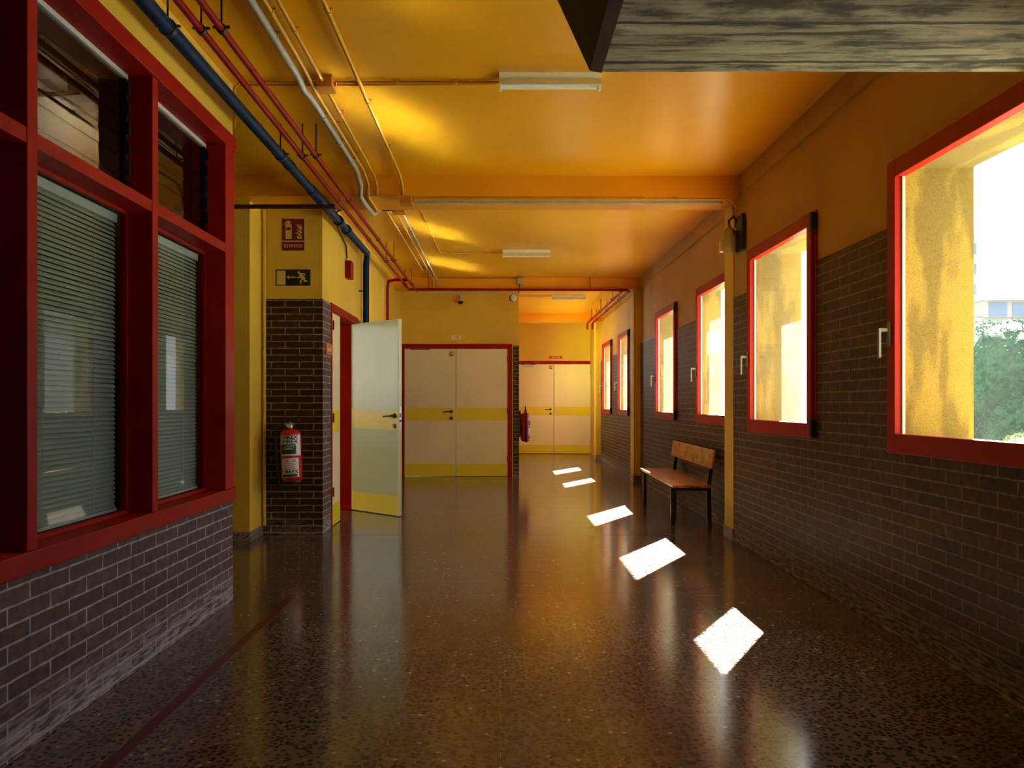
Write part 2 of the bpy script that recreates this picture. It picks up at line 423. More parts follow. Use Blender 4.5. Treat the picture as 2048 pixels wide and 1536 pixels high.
def concrete():
    m = bpy.data.materials.new('board_marked_concrete'); m.use_nodes = True; nt = m.node_tree; b = nt.nodes['Principled BSDF']
    geo = nt.nodes.new('ShaderNodeNewGeometry')
    mp = nt.nodes.new('ShaderNodeMapping'); mp.inputs['Scale'].default_value = (1.5, 13, 13)
    nt.links.new(geo.outputs['Position'], mp.inputs['Vector'])
    n = nt.nodes.new('ShaderNodeTexNoise'); n.inputs['Scale'].default_value = 1.3; n.inputs['Detail'].default_value = 12; n.inputs['Roughness'].default_value = .72
    n.inputs['Distortion'].default_value = .45
    nt.links.new(mp.outputs[0], n.inputs['Vector'])
    c = ramp(nt, n.outputs['Fac'], [(.36, (.004,.004,.003)), (.42, (.05,.047,.03)), (.47, (.22,.21,.145)), (.66, (.40,.385,.29))])
    mq = nt.nodes.new('ShaderNodeMapping'); mq.inputs['Scale'].default_value = (1, 2.2, 2.2)
    nt.links.new(geo.outputs['Position'], mq.inputs['Vector'])
    n1 = nt.nodes.new('ShaderNodeTexNoise'); n1.inputs['Scale'].default_value = 2.2; n1.inputs['Detail'].default_value = 10; n1.inputs['Roughness'].default_value = .65
    nt.links.new(mq.outputs[0], n1.inputs['Vector'])
    c = mixc(nt, 1.0, c, ramp(nt, n1.outputs['Fac'], [(.40, (.08,.075,.055)), (.50, (1,1,1)), (.75, (1.3,1.3,1.25))]), 'MULTIPLY')
    uv = nt.nodes.new('ShaderNodeUVMap')
    wv = nt.nodes.new('ShaderNodeTexNoise'); wv.inputs['Scale'].default_value = 9
    nt.links.new(geo.outputs['Position'], wv.inputs['Vector'])
    s1 = nt.nodes.new('ShaderNodeVectorMath'); s1.operation = 'SCALE'; s1.inputs['Scale'].default_value = .02
    nt.links.new(wv.outputs['Color'], s1.inputs[0])
    a1 = nt.nodes.new('ShaderNodeVectorMath'); a1.operation = 'ADD'
    nt.links.new(uv.outputs[0], a1.inputs[0]); nt.links.new(s1.outputs[0], a1.inputs[1])
    a2 = nt.nodes.new('ShaderNodeVectorMath'); a2.operation = 'ADD'; a2.inputs[1].default_value = (0, .065, 0)
    nt.links.new(a1.outputs[0], a2.inputs[0])
    br = nt.nodes.new('ShaderNodeTexBrick'); br.inputs['Scale'].default_value = 1; br.inputs['Brick Width'].default_value = 6
    br.inputs['Row Height'].default_value = .31; br.inputs['Mortar Size'].default_value = .011; br.inputs['Mortar Smooth'].default_value = .3
    nt.links.new(a2.outputs[0], br.inputs['Vector'])
    c = mixc(nt, br.outputs['Fac'], c, (.012,.012,.010))
    nt.links.new(c, b.inputs['Base Color']); b.inputs['Roughness'].default_value = .75
    bp = nt.nodes.new('ShaderNodeBump'); bp.inputs['Strength'].default_value = 1; bp.inputs['Distance'].default_value = .012
    nt.links.new(n.outputs['Fac'], bp.inputs['Height'])
    bp2 = nt.nodes.new('ShaderNodeBump'); bp2.invert = True; bp2.inputs['Strength'].default_value = 1; bp2.inputs['Distance'].default_value = .02
    nt.links.new(br.outputs['Fac'], bp2.inputs['Height']); nt.links.new(bp.outputs[0], bp2.inputs['Normal'])
    nt.links.new(bp2.outputs[0], b.inputs['Normal'])
    return m
M_conc = concrete()

def wood(name, c1, c2, axis=1):
    m = bpy.data.materials.new(name); m.use_nodes = True; nt = m.node_tree; b = nt.nodes['Principled BSDF']
    geo = nt.nodes.new('ShaderNodeNewGeometry'); mp = nt.nodes.new('ShaderNodeMapping')
    sc = [22, 22, 22]; sc[axis] = 1.3; mp.inputs['Scale'].default_value = sc
    nt.links.new(geo.outputs['Position'], mp.inputs['Vector'])
    n = nt.nodes.new('ShaderNodeTexNoise'); n.inputs['Scale'].default_value = 1.6; n.inputs['Detail'].default_value = 9; n.inputs['Distortion'].default_value = .6
    nt.links.new(mp.outputs[0], n.inputs['Vector'])
    c = ramp(nt, n.outputs['Fac'], [(.3, c1), (.7, c2)])
    n2 = nt.nodes.new('ShaderNodeTexNoise'); n2.inputs['Scale'].default_value = 9; n2.inputs['Detail'].default_value = 9
    nt.links.new(geo.outputs['Position'], n2.inputs['Vector'])
    c = mixc(nt, 1.0, c, ramp(nt, n2.outputs['Fac'], [(.36, (.45,.4,.35)), (.46, (1,1,1)), (.72, (1.2,1.15,1.05))]), 'MULTIPLY')
    nt.links.new(c, b.inputs['Base Color']); b.inputs['Roughness'].default_value = .3; b.inputs['Coat Weight'].default_value = .3
    return m
M_wood = wood('varnished_wood', (.34,.11,.012), (.60,.24,.03))

def leafmat(name, c1, c2):  # fine mottled leaves
    m = bpy.data.materials.new(name); m.use_nodes = True; nt = m.node_tree; b = nt.nodes['Principled BSDF']
    geo = nt.nodes.new('ShaderNodeNewGeometry')
    n = nt.nodes.new('ShaderNodeTexNoise'); n.inputs['Scale'].default_value = 9; n.inputs['Detail'].default_value = 9; n.inputs['Roughness'].default_value = .75
    nt.links.new(geo.outputs['Position'], n.inputs['Vector'])
    c = ramp(nt, n.outputs['Fac'], [(.40, c1), (.60, c2)])
    nt.links.new(c, b.inputs['Base Color']); b.inputs['Roughness'].default_value = .7; b.inputs['Specular IOR Level'].default_value = .05
    tr = nt.nodes.new('ShaderNodeBsdfTranslucent'); nt.links.new(c, tr.inputs[0])
    mx = nt.nodes.new('ShaderNodeMixShader'); mx.inputs[0].default_value = .12
    nt.links.new(b.outputs[0], mx.inputs[1]); nt.links.new(tr.outputs[0], mx.inputs[2])
    nt.links.new(mx.outputs[0], nt.nodes['Material Output'].inputs[0]); return m
M_leaf = leafmat('tree_leaves', (.003,.028,.020), (.018,.10,.05))
M_leafy = leafmat('shrub_leaves', (.06,.10,.02), (.15,.22,.05))

# ------------------------------------------------------------------ room dimensions
XL, XR, XO, XRR = -1.64, 2.05, 2.47, 2.16     # left wall, near window wall, outer face, recessed window wall
H = 3.15; BB = 2.975                          # ceiling, beam underside
YB = -4.0                                     # back wall
YE, YF = 13.57, 19.7                          # end wall with double door, far end wall

def struct(mb, name, m, label=None, cat=None, parent=None):
    return mb.build(name, m, parent, label=label, cat=cat, kind='structure' if parent is None else None)

fl = struct(MB().box(-7.5, XO, YB, YF+.2, -.15, 0), 'floor', M_floor, 'polished dark brown terrazzo corridor floor', 'floor')
struct(MB().box(-7.5, XO, YB, 7.7, H, H+.2).box(-6.0, XO, 7.7, 14.5, H, H+.2).box(.12, XO, 14.5, YF+.3, H, H+.2), 'ceiling', M_ceil, 'orange painted corridor ceiling', 'ceiling')
struct(MB().box(XL, XR, 7.510, 7.520, -.002, .0004), 'expansion_joint', M_black, parent=fl)
tag(MB().box(-1.325, -1.275, -2.0, 5.15, .0003, .0012).build('floor_tape', M_tape), 'dark red tape line stuck to the floor along the red framed window wall', 'tape')

# ---------------- beams
def beam(y0, y1, x0, x1, lab):
    struct(MB().box(x0, x1, y0, y1, BB, H+.01), 'ceiling_beam', M_beam, lab, 'beam')
beam(7.0, 7.5, -7.4, XR+.02, 'orange ceiling beam crossing the corridor above the nearest door, carrying a grey conduit')
struct(MB().box(XR-.014, XR+.008, 3.12, 7.0, 2.985, H-.001), 'ceiling_beam', M_wallr, 'shallow painted ledge along the top of the near window wall', 'beam')  # dark window-side paint stands in for shade along the ceiling edge
struct(MB().box(XRR-.014, XRR+.008, 7.5, 12.64, 2.985, H-.001), 'ceiling_beam', M_wallr, 'shallow painted ledge along the top of the recessed window wall', 'beam')  # ledge coloured dark in place of shade, as on the near wall
beam(12.64, 12.93, XL-.1, XRR+.02, 'orange ceiling beam in front of the wall over door 124')
beam(17.65, 18.0, -3.4, XRR+.02, 'small farthest orange ceiling beam in the end bay')

# ---------------- right wall with window openings
SX = 2.025      # room side of sash on the near wall
WINS = [  # y0,y1 sash outer, z bottom, sash room face x
(2.87, 4.30, .947, SX), (5.32, 6.75, .974, SX),
    (7.58, 8.98, .99, 2.135), (10.04, 11.37, .995, 2.135), (13.73, 14.96, 1.0, 2.135), (15.88, 17.25, 1.0, 2.135)]
ZT = 2.458
def window_wall(name, x0, y0, y1, wins, extra=None, label=None, XO=2.47):
    """pieces of a wall around openings; inner face at x0, outer at XO"""
    mb = MB(); bk = MB(); st = MB(); cur = y0; e = .02
    BT = 2.13; BR = .008
    ops = [(a+e, b-e, z+e, ZT-e) for (a, b, z, _) in wins] + (extra or [])
    ops.sort()
    def col(a, b, z0, z1):
        mb.box(x0+BR, XO-.03, a, b, z0, z1)
        st.box(XO-.03, XO, a, b, z0, z1)
        if z0 < BT: bk.box(x0, x0+BR, a, b, z0, min(z1, BT))
    for (a, b, z0, z1) in ops:
        if a > cur: col(cur, a, 0, H)
        if z0 > 0: col(a, b, 0, z0)
        col(a, b, z1, H)
        # rough stucco reveal lining of the opening
        t = .012; xi = x0+.05
        st.box(xi, XO-.031, b-t, b, z0, z1); st.box(xi, XO-.031, a, a+t, z0, z1)
        st.box(xi, XO-.031, a+t, b-t, z1-t, z1); st.box(xi, XO+.02, a+t, b-t, z0, z0+t)
        cur = b
    if cur < y1: col(cur, y1, 0, H)
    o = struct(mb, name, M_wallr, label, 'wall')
    struct(bk, 'brick_wainscot', M_brickr, parent=o)
    struct(st, 'stucco_exterior', M_stucco, parent=o)
    return o
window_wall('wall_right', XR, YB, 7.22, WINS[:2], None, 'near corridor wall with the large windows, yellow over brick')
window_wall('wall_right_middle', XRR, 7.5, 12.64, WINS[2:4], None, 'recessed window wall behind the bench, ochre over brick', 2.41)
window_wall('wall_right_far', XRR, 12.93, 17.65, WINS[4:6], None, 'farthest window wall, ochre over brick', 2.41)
struct(MB().box(XRR, XO, 17.99, YF+.2, 0, H), 'wall_right_end', M_wallr, 'last bit of window wall beside the far door', 'wall')
def column(x0, x1, y0, y1, name, m, lab, sk=True):
    o = struct(MB().box(x0, x1, y0, y1, 0, BB if x0 > 0 else H, bev=.004), name, m, lab, 'column')
    if sk: struct(MB().box(x0-.008, x1, y0-.008, y1+.004, 0, .10), 'skirting', M_skirt, parent=o)
    return o
column(XR-.002, XO-.001, 7.22, 7.5, 'wall_column', M_wall, 'yellow painted column strip at the end of the near window wall beside the bench')
column(XR, XO, 12.64, 12.93, 'wall_column', M_wall, 'ochre column projecting between the second and last window groups beyond the bench')
column(XR, XO, 17.65, 17.99, 'wall_column', M_wall, 'farthest ochre column beside the far double door')

# ---------------- windows
def corridor_window(i, y0, y1, zb, x, lab):
    w_ = thing('window_%d' % i, lab, 'window', (x+.03, (y0+y1)/2, zb), kind='structure', group='tall casement windows in the right wall')
    t = .085; tn = .08; xt = x+.055
    f = MB()
    f.box(x, xt, y1-t, y1, zb, ZT, bev=.004); f.box(x, xt, y0+.03, y0+tn+.03, zb, ZT, bev=.004)
    f.box(x, xt, y0+tn+.03, y1-t, zb, zb+.10, bev=.004); f.box(x, xt, y0+tn+.03, y1-t, ZT-.09, ZT, bev=.004)
    f.build('sash', M_redb, w_)
    MB().box(x+.028, x+.07, y0+.017, y0+.029, zb+.004, ZT-.004).build('gasket', M_black, w_)  # black strip standing in for the dark gap beside the sash
    MB().box(x+.02, x+.07, y0-.002, y0+.016, zb-.004, ZT+.004).build('fixed_frame', M_redb, w_)
    b = MB()
    for (a, c) in ((y1-t-.012, y1-t), (y0+tn+.03, y0+tn+.042)): b.box(x+.035, x+.05, a, c, zb+.10, ZT-.09)
    b.build('glazing_bead', M_aluw, w_)
    MB().box(x+.040, x+.045, y0+tn+.032, y1-t-.002, zb+.102, ZT-.092).build('glass_pane', M_glass1 if i == 1 else M_glass, w_)
    for z in (zb+.01, ZT-.13): MB().box(x-.012, x+.035, y0-.004, y0+.04, z, z+.115, bev=.004).build('hinge', M_black, w_)
    zh = 1.50
    h = MB(); ym = y1-.035
    h.box(x-.012, x, ym-.014, ym+.014, zh, zh+.13, bev=.004)
    hd = h.build('handle_plate', M_winh, w_)
    l = MB(); l.box(x-.055, x-.012, ym-.009, ym+.009, zh+.075, zh+.095, bev=.003)
    l.box(x-.062, x-.048, ym-.010, ym+.010, zh-.06, zh+.095, bev=.003)
    l.build('lever', M_winh, hd)
    return w_
labs = [
        'nearest and largest looking corridor window, tree and building behind it',
        'second corridor window, between the nearest window and the wall lamp',
        'corridor window just above the near end of the bench, partly behind the yellow column strip',
        'corridor window beyond the far end of the bench',
        'right one of the two far windows beyond the second column',
        'farthest corridor window, next to the far double door']
for i, (y0, y1, zb, x) in enumerate(WINS): corridor_window(i+1, y0, y1, zb, x, labs[i])
cwn = thing('window_11', 'large courtyard window in the hidden side of the end bay', 'window', (.2, 16.6, 1.2), kind='structure')  # unseen window added to bring daylight into the end bay
f = MB()
for yy in (15.0, 16.57, 18.14): f.box(.19, .25, yy, yy+.06, 1.2, 2.7)
f.box(.19, .25, 15.0, 18.2, 1.2, 1.26); f.box(.19, .25, 15.0, 18.2, 2.64, 2.7); f.build('frame', M_redb, cwn)
MB().box(.215, .22, 15.06, 18.14, 1.26, 2.64).build('glass_pane', M_glass, cwn)
# portals guide the sky light through the openings
def portal(x, y0, y1, z0, z1):
    d = bpy.data.lights.new('sky_portal', 'AREA'); d.shape = 'RECTANGLE'; d.size = y1-y0; d.size_y = z1-z0
    d.cycles.is_portal = True
    o = bpy.data.objects.new('sky_portal', d); COL.objects.link(o)
    o.location = (x, (y0+y1)/2, (z0+z1)/2); o.rotation_euler = (0, PI/2, 0); o.rotation_euler = (PI/2, 0, PI/2)
for (y0, y1, zb, x) in WINS: portal(XO+.03, y0, y1, zb, ZT)
portal(-6.05, 8.0, 10.8, .9, 2.9); COL.objects[-1].rotation_euler = (PI/2, 0, -PI/2)
portal(.1, 15.0, 18.2, 1.2, 2.7); bpy.context.view_layer.objects.active = None
COL.objects[-1].rotation_euler = (PI/2, 0, -PI/2)

# ---------------- back wall and hidden shell
struct(MB().box(-7.5, XO, YB-.2, YB, 0, H), 'wall_back', M_office, 'wall behind the viewpoint', 'wall')
struct(MB().box(-7.6, -7.5, YB, 7.7, 0, H), 'wall_outer_left', M_wall, 'far side wall of the side passage', 'wall')

# ---------------- left partition with red window frame
PB = [(.85, 1.806), (1.870, 2.825), (2.889, 3.842), (3.906, 4.863)]
SB, ST = .69, 2.74
lw = struct(MB().box(-1.84, XL-.006, YB, 5.02, 0, .612).box(-1.84, XL, YB, 5.02, 2.83, H).box(-1.84, XL, YB, .75, .612, 2.83)
    .box(-1.84, -1.78, 4.9, 5.02, .612, 2.83),
    'wall_left', M_wall, 'left partition, brick below and a yellow strip above the red frame', 'wall')
struct(MB().box(XL-.006, XL, YB, 5.02, 0, .612).box(-1.84, XL, 5.02, 5.026, 0, .612), 'brick_base', M_brick, parent=lw)
pw = thing('window_9', 'large red timber frame glazed partition on the left with blinds', 'window', (-1.70, 2.9, .612), kind='structure')
f = MB()
f.box(-1.79, -1.622, .75, 5.035, .612, SB, bev=.004)                    # sill rail
f.box(-1.79, -1.622, .75, 5.035, ST, 2.83, bev=.004)                    # head
for (a, b) in ((.75, .85), (1.806, 1.870), (2.825, 2.889), (3.842, 3.906), (4.863, 5.022)):
    f.box(-1.785, -1.63, a, b, SB, ST, bev=.003)
f.build('frame', M_red, pw)
tr = MB()
for (a, b) in PB: tr.box(-1.775, -1.632, a, b, 2.10, 2.155, bev=.003)
tr.build('transom', M_red, pw)
sl = MB()
for (a, b) in PB:
    # inner stop beads
    sl.box(-1.765, -1.745, a, a+.012, SB, 2.10); sl.box(-1.765, -1.745, b-.012, b, SB, 2.10); sl.box(-1.765, -1.74, a, b, SB, SB+.015)
    sl.box(-1.765, -1.745, a, b, 2.085, 2.10)
sl.build('stop_bead', M_red, pw)
for k, (a, b) in enumerate(PB):
    MB().box(-1.758, -1.754, a+.002, b-.002, SB+.004, 2.098).build('glass_pane', M_glassi, pw)
    tk = MB().box(-1.775, -1.745, a, b, ST-.022, ST); tk.build('head_track', M_aluw, pw, label='pale metal track')
    n = 6; hh = (ST-.024-2.157)/n
    for j in range(n):
        z = 2.157+j*hh; g = MB(); R = Matrix.Translation((-1.756, 0, z+hh/2)) @ Matrix.Rotation(math.radians(-2.0), 4, 'Y')
        g.box(-.002, .002, a+.02, b-.02, -hh/2-.004, hh/2+.003, R); g.build('louvre_slat', M_glassl, pw)
    c = MB()
    for (p, q) in ((a, a+.02), (b-.02, b)):
        c.box(-1.778, -1.745, p, q, 2.156, ST-.022)
        for j in range(n): c.box(-1.745, -1.732, p, q, 2.157+j*hh+.02, 2.157+(j+1)*hh-.012)
    c.build('louvre_channel', M_black, pw)
def blind(y0, y1, lab):
    t = thing('venetian_blind', lab, 'blind', (-1.80, (y0+y1)/2, .70), group='venetian blinds behind the red window frame')
    MB().box(-1.825, -1.79, y0+.012, y1-.012, 2.045, 2.085).build('head_rail', M_aluw, t)
    s = MB(); z = 2.035; ang = math.radians(57)
    while z > .725:
        R = Matrix.Translation((-1.806, 0, z)) @ Matrix.Rotation(ang, 4, 'Y')
        pts = [(-.0125, 0), (-.006, .0016), (0, .0022), (.006, .0016), (.0125, 0)]
        for (p, q) in zip(pts, pts[1:]):
            s.add([(p[0], y0+.012, p[1]), (q[0], y0+.012, q[1]), (q[0], y1-.012, q[1]), (p[0], y1-.012, p[1])], [(0,1,2,3)], R, True)
        z -= .0214
    s.build('slats', M_blind, t, fix=False)
    MB().box(-1.818, -1.794, y0+.012, y1-.012, .702, .716).build('bottom_rail', M_aluw, t)
    for yy in (y0+.33*(y1-y0), y0+.76*(y1-y0)): MB().tube([(-1.792, yy, .71), (-1.792, yy, 2.05)], .0012, 5).build('ladder_cord', M_aluw, t)
blind(*PB[1], 'venetian blind in the pane nearest the viewer, hidden by a red post')
blind(*PB[2], 'wide grey venetian blind, left one of the two visible behind the red frame')
blind(*PB[3], 'narrower looking grey venetian blind, right one nearest the partition corner')
# office behind
struct(MB().box(-5.0, -4.9, YB, 5.02, 0, H).box(-4.9, -1.84, 4.92, 5.02, 0, H), 'wall_office', M_office, 'dim office walls behind the blinds', 'wall')

# ---------------- side passage, column and brick pillar
pc = struct(MB().box(-7.4, -2.19, 7.16, 7.7, 0, H), 'wall_passage', M_wall, 'yellow wall of the side passage left of the brick pillar', 'wall')
struct(MB().box(-7.4, -2.182, 7.152, 7.537, 0, .085), 'skirting', M_skirt, parent=pc)
struct(MB().tube([(-2.165, 7.515, .09), (-2.165, 7.515, BB)], .016, 10), 'corner_pipe', M_wall, parent=pc)
ML = 9.37; D0 = 7.905
wm = MB()
wm.box(-1.84, XL, 7.546, D0, 0, H); wm.box(-2.19, -1.84, 7.546, 7.7, 0, H)
wm.box(-1.84, XL, ML, YE+.2, 0, H); wm.box(-1.84, XL, D0, ML, 2.18, H)
wl = struct(wm, 'wall_left_far', M_wall, 'left corridor wall beyond the side passage, with the open door', 'wall')
BT = 2.165
struct(MB().box(-2.19, XL+.006, 7.54, 7.546, 0, BT), 'brick_facing', M_brickd, parent=wl)
struct(MB().box(XL, XL+.006, 7.546, D0, 0, BT).box(XL, XL+.006, ML, YE, 0, BT), 'brick_side', M_brick, parent=wl)
struct(MB().box(-1.655, XL+.02, 9.62, 9.86, BT, H-.001), 'wall_pier', M_wall, parent=wl)
# end wall and corner
we = MB()
we.box(-1.84, -1.60, YE, YE+.25, 0, H)
we.box(-1.60, .125, YE, YE+.25, 2.195, H); we.box(.125, .30, YE, YE+.25, 0, H); we.box(.12, .30, YE+.25, 15.0, 0, H); we.box(.12, .30, 15.0, 18.2, 0, 1.2); we.box(.12, .30, 15.0, 18.2, 2.7, H); we.box(.12, .30, 18.2, YF, 0, H)
eo = struct(we, 'wall_end', M_wall, 'yellow end wall around door 124', 'wall')
struct(MB().box(.205, .306, YE-.006, YE, 0, BT).box(.30, .306, YE, YE+2.5, 0, BT), 'brick_strip', M_brickd, parent=eo)
wf = MB(); wf.box(.12, .38, YF, YF+.2, 0, H); wf.box(.38, 2.19, YF, YF+.2, 2.17, H); wf.box(2.19, XO, YF, YF+.2, 0, H)
struct(wf, 'wall_far_end', M_wall, 'far end wall above the last double door', 'wall')

struct(MB().box(-1.84, .12, YE+.8, YE+.9, 0, H), 'wall_store', M_office, 'dark wall behind door 124', 'wall')  # unseen backing added to stop sky light leaking through the door gaps
struct(MB().box(.1, XO, YF+.2, YF+.3, 0, H), 'wall_behind_door', M_office, 'dark wall behind the far double door', 'wall')  # unseen panel added behind the far door to keep light out
# ---------------- classroom behind the open door
struct(MB().box(-6.0, -5.9, 7.7, 14, 0, .9).box(-6.0, -5.9, 7.7, 14, 2.9, H).box(-6.0, -5.9, 7.7, 8.0, .9, 2.9).box(-6.0, -5.9, 10.8, 14, .9, 2.9).box(-5.9, -3.3, 13.9, 14, 0, H).box(-3.3, -1.84, 13.9, 14, 0, 2.24).box(-3.3, -1.84, 13.9, 14, 2.62, H),
       'wall_classroom', M_greendoor, 'yellow green classroom wall seen through the door gap', 'wall')
cw = thing('window_10', 'high classroom window seen through the door gap', 'window', (-2.6, 13.95, 2.24), kind='structure')
MB().box(-3.3, -1.84, 13.92, 13.96, 2.24, 2.27).box(-3.3, -1.84, 13.92, 13.96, 2.59, 2.62).build('frame', M_aluw, cw)
MB().box(-3.3, -1.84, 13.938, 13.942, 2.27, 2.59).build('glass_pane', M_glass, cw)
cw2 = thing('window_12', 'wide classroom window opposite the open door', 'window', (-5.95, 9.4, .9), kind='structure')  # added out of view so that daylight falls on the open leaf
f = MB()
for yy in (8.0, 9.38, 10.74): f.box(-5.98, -5.92, yy, yy+.06, .9, 2.9)
f.box(-5.98, -5.92, 8, 10.8, .9, .96); f.box(-5.98, -5.92, 8, 10.8, 2.84, 2.9); f.build('frame', M_redb, cw2)
MB().box(-5.952, -5.948, 8.06, 10.74, .96, 2.84).build('glass_pane', M_glass, cw2)
tag(MB().box(-2.9, -2.45, 13.80, 13.81, 2.34, 2.47).build('paper_banner', M_purple), 'purple paper banner glimpsed in the gap beside the open door', 'banner')

# ---------------- doors
def leaf(parent, M, w_, h, t=.04, cream=M_cream, handle=None, kick=.215, band=(.925, 1.135), edge=True):
    l = MB(); l.box(0, w_, 0, t, .008, h, bev=.003)
    lf = l.build('door_leaf', cream, parent, M=M)
    MB().box(.006, w_-.006, -.0015, .002, .010, kick).build('kick_panel', M_yel, lf, M=M, label='yellow kick panel')
    MB().box(.006, w_-.006, -.0015, .002, *band).build('push_band', M_yel, lf, M=M, label='yellow band')
    e = MB()
    for (a, b) in ((0, .014), (w_-.014, w_)): e.box(a, b, -.0022, .001, .01, h-.002)
    e.box(.014, w_-.014, -.0022, .001, h-.012, h-.002)
    e.build('edge_trim', M_edge, lf, M=M)
    if handle is not None:
        x, z, s = handle   # x pos, z, direction of lever
        q = MB(); Rr = Matrix.Translation((x, 0, z)) @ Matrix.Rotation(PI/2, 4, 'X')
        q.lathe([(.026, 0), (.026, .008), (.014, .012), (.011, .045)], 20, Rr)
        q.tube([(x, -.045, z), (x+s*.03, -.052, z-.002), (x+s*.12, -.052, z-.006), (x+s*.135, -.05, z-.012)], [.012, .010, .010, .008], 10)
        q.build('door_handle', M_handle, lf, M=M)
        q = MB(); Rr = Matrix.Translation((x, 0, z-.11)) @ Matrix.Rotation(PI/2, 4, 'X')
        q.lathe([(.026, 0), (.026, .008), (.021, .012)], 20, Rr); q.build('keyhole_rose', M_handle, lf, M=M)
    return lf
# door 2: open classroom door
d2 = thing('door_1', 'red framed classroom doorway with its wide leaf standing open into the corridor', 'door', (-1.7, 8.6, 0), kind='structure')
f = MB()
f.box(-1.85, XL+.012, 7.90, 7.955, 0, 2.18, bev=.004); f.box(-1.85, XL+.012, 9.30, 9.375, 0, 2.18, bev=.004)
f.box(-1.85, XL+.012, 7.955, 9.30, 2.10, 2.18, bev=.004)
f.build('door_frame', M_red, d2)
Mn = Matrix.Translation((-1.655, 7.957, 0)) @ Matrix.Rotation(PI/2, 4, 'Z')
# narrow fixed leaf: front face to +X
Mn = Matrix(((0, -1, 0, -1.645), (1, 0, 0, 7.957), (0, 0, 1, 0), (0, 0, 0, 1)))
leaf(d2, Mn, .44, 2.095, handle=None)
ho = math.atan2(-.57, .60)
Mo = Matrix.Translation((-1.685, 9.285, 0)) @ Matrix.Rotation(ho, 4, 'Z')
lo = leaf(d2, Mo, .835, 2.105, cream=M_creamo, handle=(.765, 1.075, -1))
lk = MB(); lk.box(.8345, .8365, .008, .030, .93, 1.17); lk.build('lock_plate', M_alu, lo, M=Mo)
lk = MB(); lk.box(.8355, .8375, .012, .026, 1.06, 1.10); lk.box(.836, .848, .014, .024, 1.01, 1.03); lk.build('latch', M_black, lo, M=Mo)
for z in (.3, 1.02, 1.92):
    MB().tube([(XL+.02, 7.955, z), (XL+.02, 7.955, z+.09)], .008, 8).build('hinge', M_red, d2)
# door 3: double door 124
def double_door(i, lab, x0, x1, y, ztop, ft, dark, hx, right_frame=True):
    d = thing('door_%d' % i, lab, 'door', ((x0+x1)/2, y, 0), kind='structure')
    f = MB(); f.box(x0-ft, x0, y-.012, y+.12, 0, ztop+ft, bev=.004); f.box(x1, x1+ft, y-.012, y+.12, 0, ztop+ft, bev=.004)
    f.box(x0, x1, y-.012, y+.12, ztop, ztop+ft, bev=.004); f.build('door_frame', M_red, d)
    mid = (x0+x1)/2; 
    Ma = Matrix.Translation((x0+.004, y+.006, 0)); wl_ = mid-x0-.008
    la = leaf(d, Ma, wl_, ztop-.006, handle=(wl_-.075, 1.075, -1))
    Mb = Matrix.Translation((mid+.004, y+.006, 0))
    lb = leaf(d, Mb, wl_, ztop-.006, handle=None)
    for z in (.25, 1.05, 1.9):
        MB().tube([(x1-.002, y-.014, z), (x1-.002, y-.014, z+.085)], .008, 8).build('hinge', M_handle, d)
    # door selector / closer
    c = MB(); c.box(x0+.10, x0+.42, y-.016, y+.004, ztop-.022, ztop-.008); c.build('closer_rail', M_handle, d)
    # safety sticker
    s = MB(); s.box(mid-.12, mid-.03, y+.001, y+.004, ztop-.13, ztop-.035); so = s.build('sticker', M_signyel, d, label='yellow square safety sticker')
    k = MB(); k.tube([(mid-.095, y+.0005, ztop-.055), (mid-.085, y+.0005, ztop-.075), (mid-.10, y+.0005, ztop-.09), (mid-.06, y+.0005, ztop-.115)], .005, 6)
    k.box(mid-.10, mid-.045, y-.0005, y+.0012, ztop-.122, ztop-.112); k.box(mid-.075, mid-.04, y-.0005, y+.0012, ztop-.065, ztop-.058)
    k.build('sticker_print', M_ink, so)
    return d
double_door(2, 'wide cream double door with yellow bands and red frame under the 124 plate', -1.59, .118, YE-.01, 2.118, .075, False, None)
d4 = double_door(3, 'far cream double door with red frame at the very end of the corridor', .40, 2.165, YF, 2.165, .07, False, None)
c = MB(); c.box(.56, .80, YF-.05, YF-.002, 2.09, 2.15, bev=.006); c.tube([(.72, YF-.045, 2.13), (.92, YF-.10, 2.17), (.80, YF-.02, 2.2)], .008, 8)
c.build('door_closer', M_alu, d4)

# ---------------- stair slab, concrete, top right
sc_ = MB()
sc_.prism([(.385, 2.462), (.07, H-.001), (XR+.3, H-.001), (XR+.3, 2.462)], 1, .9, 3.115)
so = tag(MB().add([v for v in sc_.v], sc_.f).build('concrete_beam', M_conc), 'rough board-marked grey concrete beam hanging at the top right of the corridor', 'beam', None, 'structure')
ch = MB(); ch.prism([(.340, 2.470), (.03, H-.002), (.072, H-.002), (.386, 2.462)], 1, .9, 3.125)
struct(ch, 'painted_end', M_darkend, parent=so)  # slanted end in a near-black brown colour

# ------------------------------------------------------------------ pipes and conduits
def ceil_rods(parent, x, y, z, r):
    MB().tube([(x, y, z+r), (x, y, H-.002)], .005, 6).build('hanger_rod', M_steel, parent)
    c = MB(); c.tube([(x, y-.013, z), (x, y+.013, z)], r+.006, 14)
    c.box(x-r-.022, x+r+.022, y-.006, y+.006, z+.003, z+.012); c.build('pipe_clamp', M_steel, parent)
bp_ = thing('blue_pipe', 'thick dark blue pipe running under the ceiling along the left wall', 'pipe', (-1.53, 0, 2.93))
MB().tube([(-1.53, -3.9, 2.93), (-1.53, 9.40, 2.93), (-1.545, 9.47, 2.90), (-1.555, 9.485, 2.80), (-1.555, 9.485, .0)], .036, 18).build('pipe', M_blue, bp_)
for y in (3.3, 5.95, 7.75, 8.15): MB().tube([(-1.53, y-.04, 2.93), (-1.53, y+.04, 2.93)], .040 if y < 7 else .05, 18).build('coupling', M_blue, bp_)
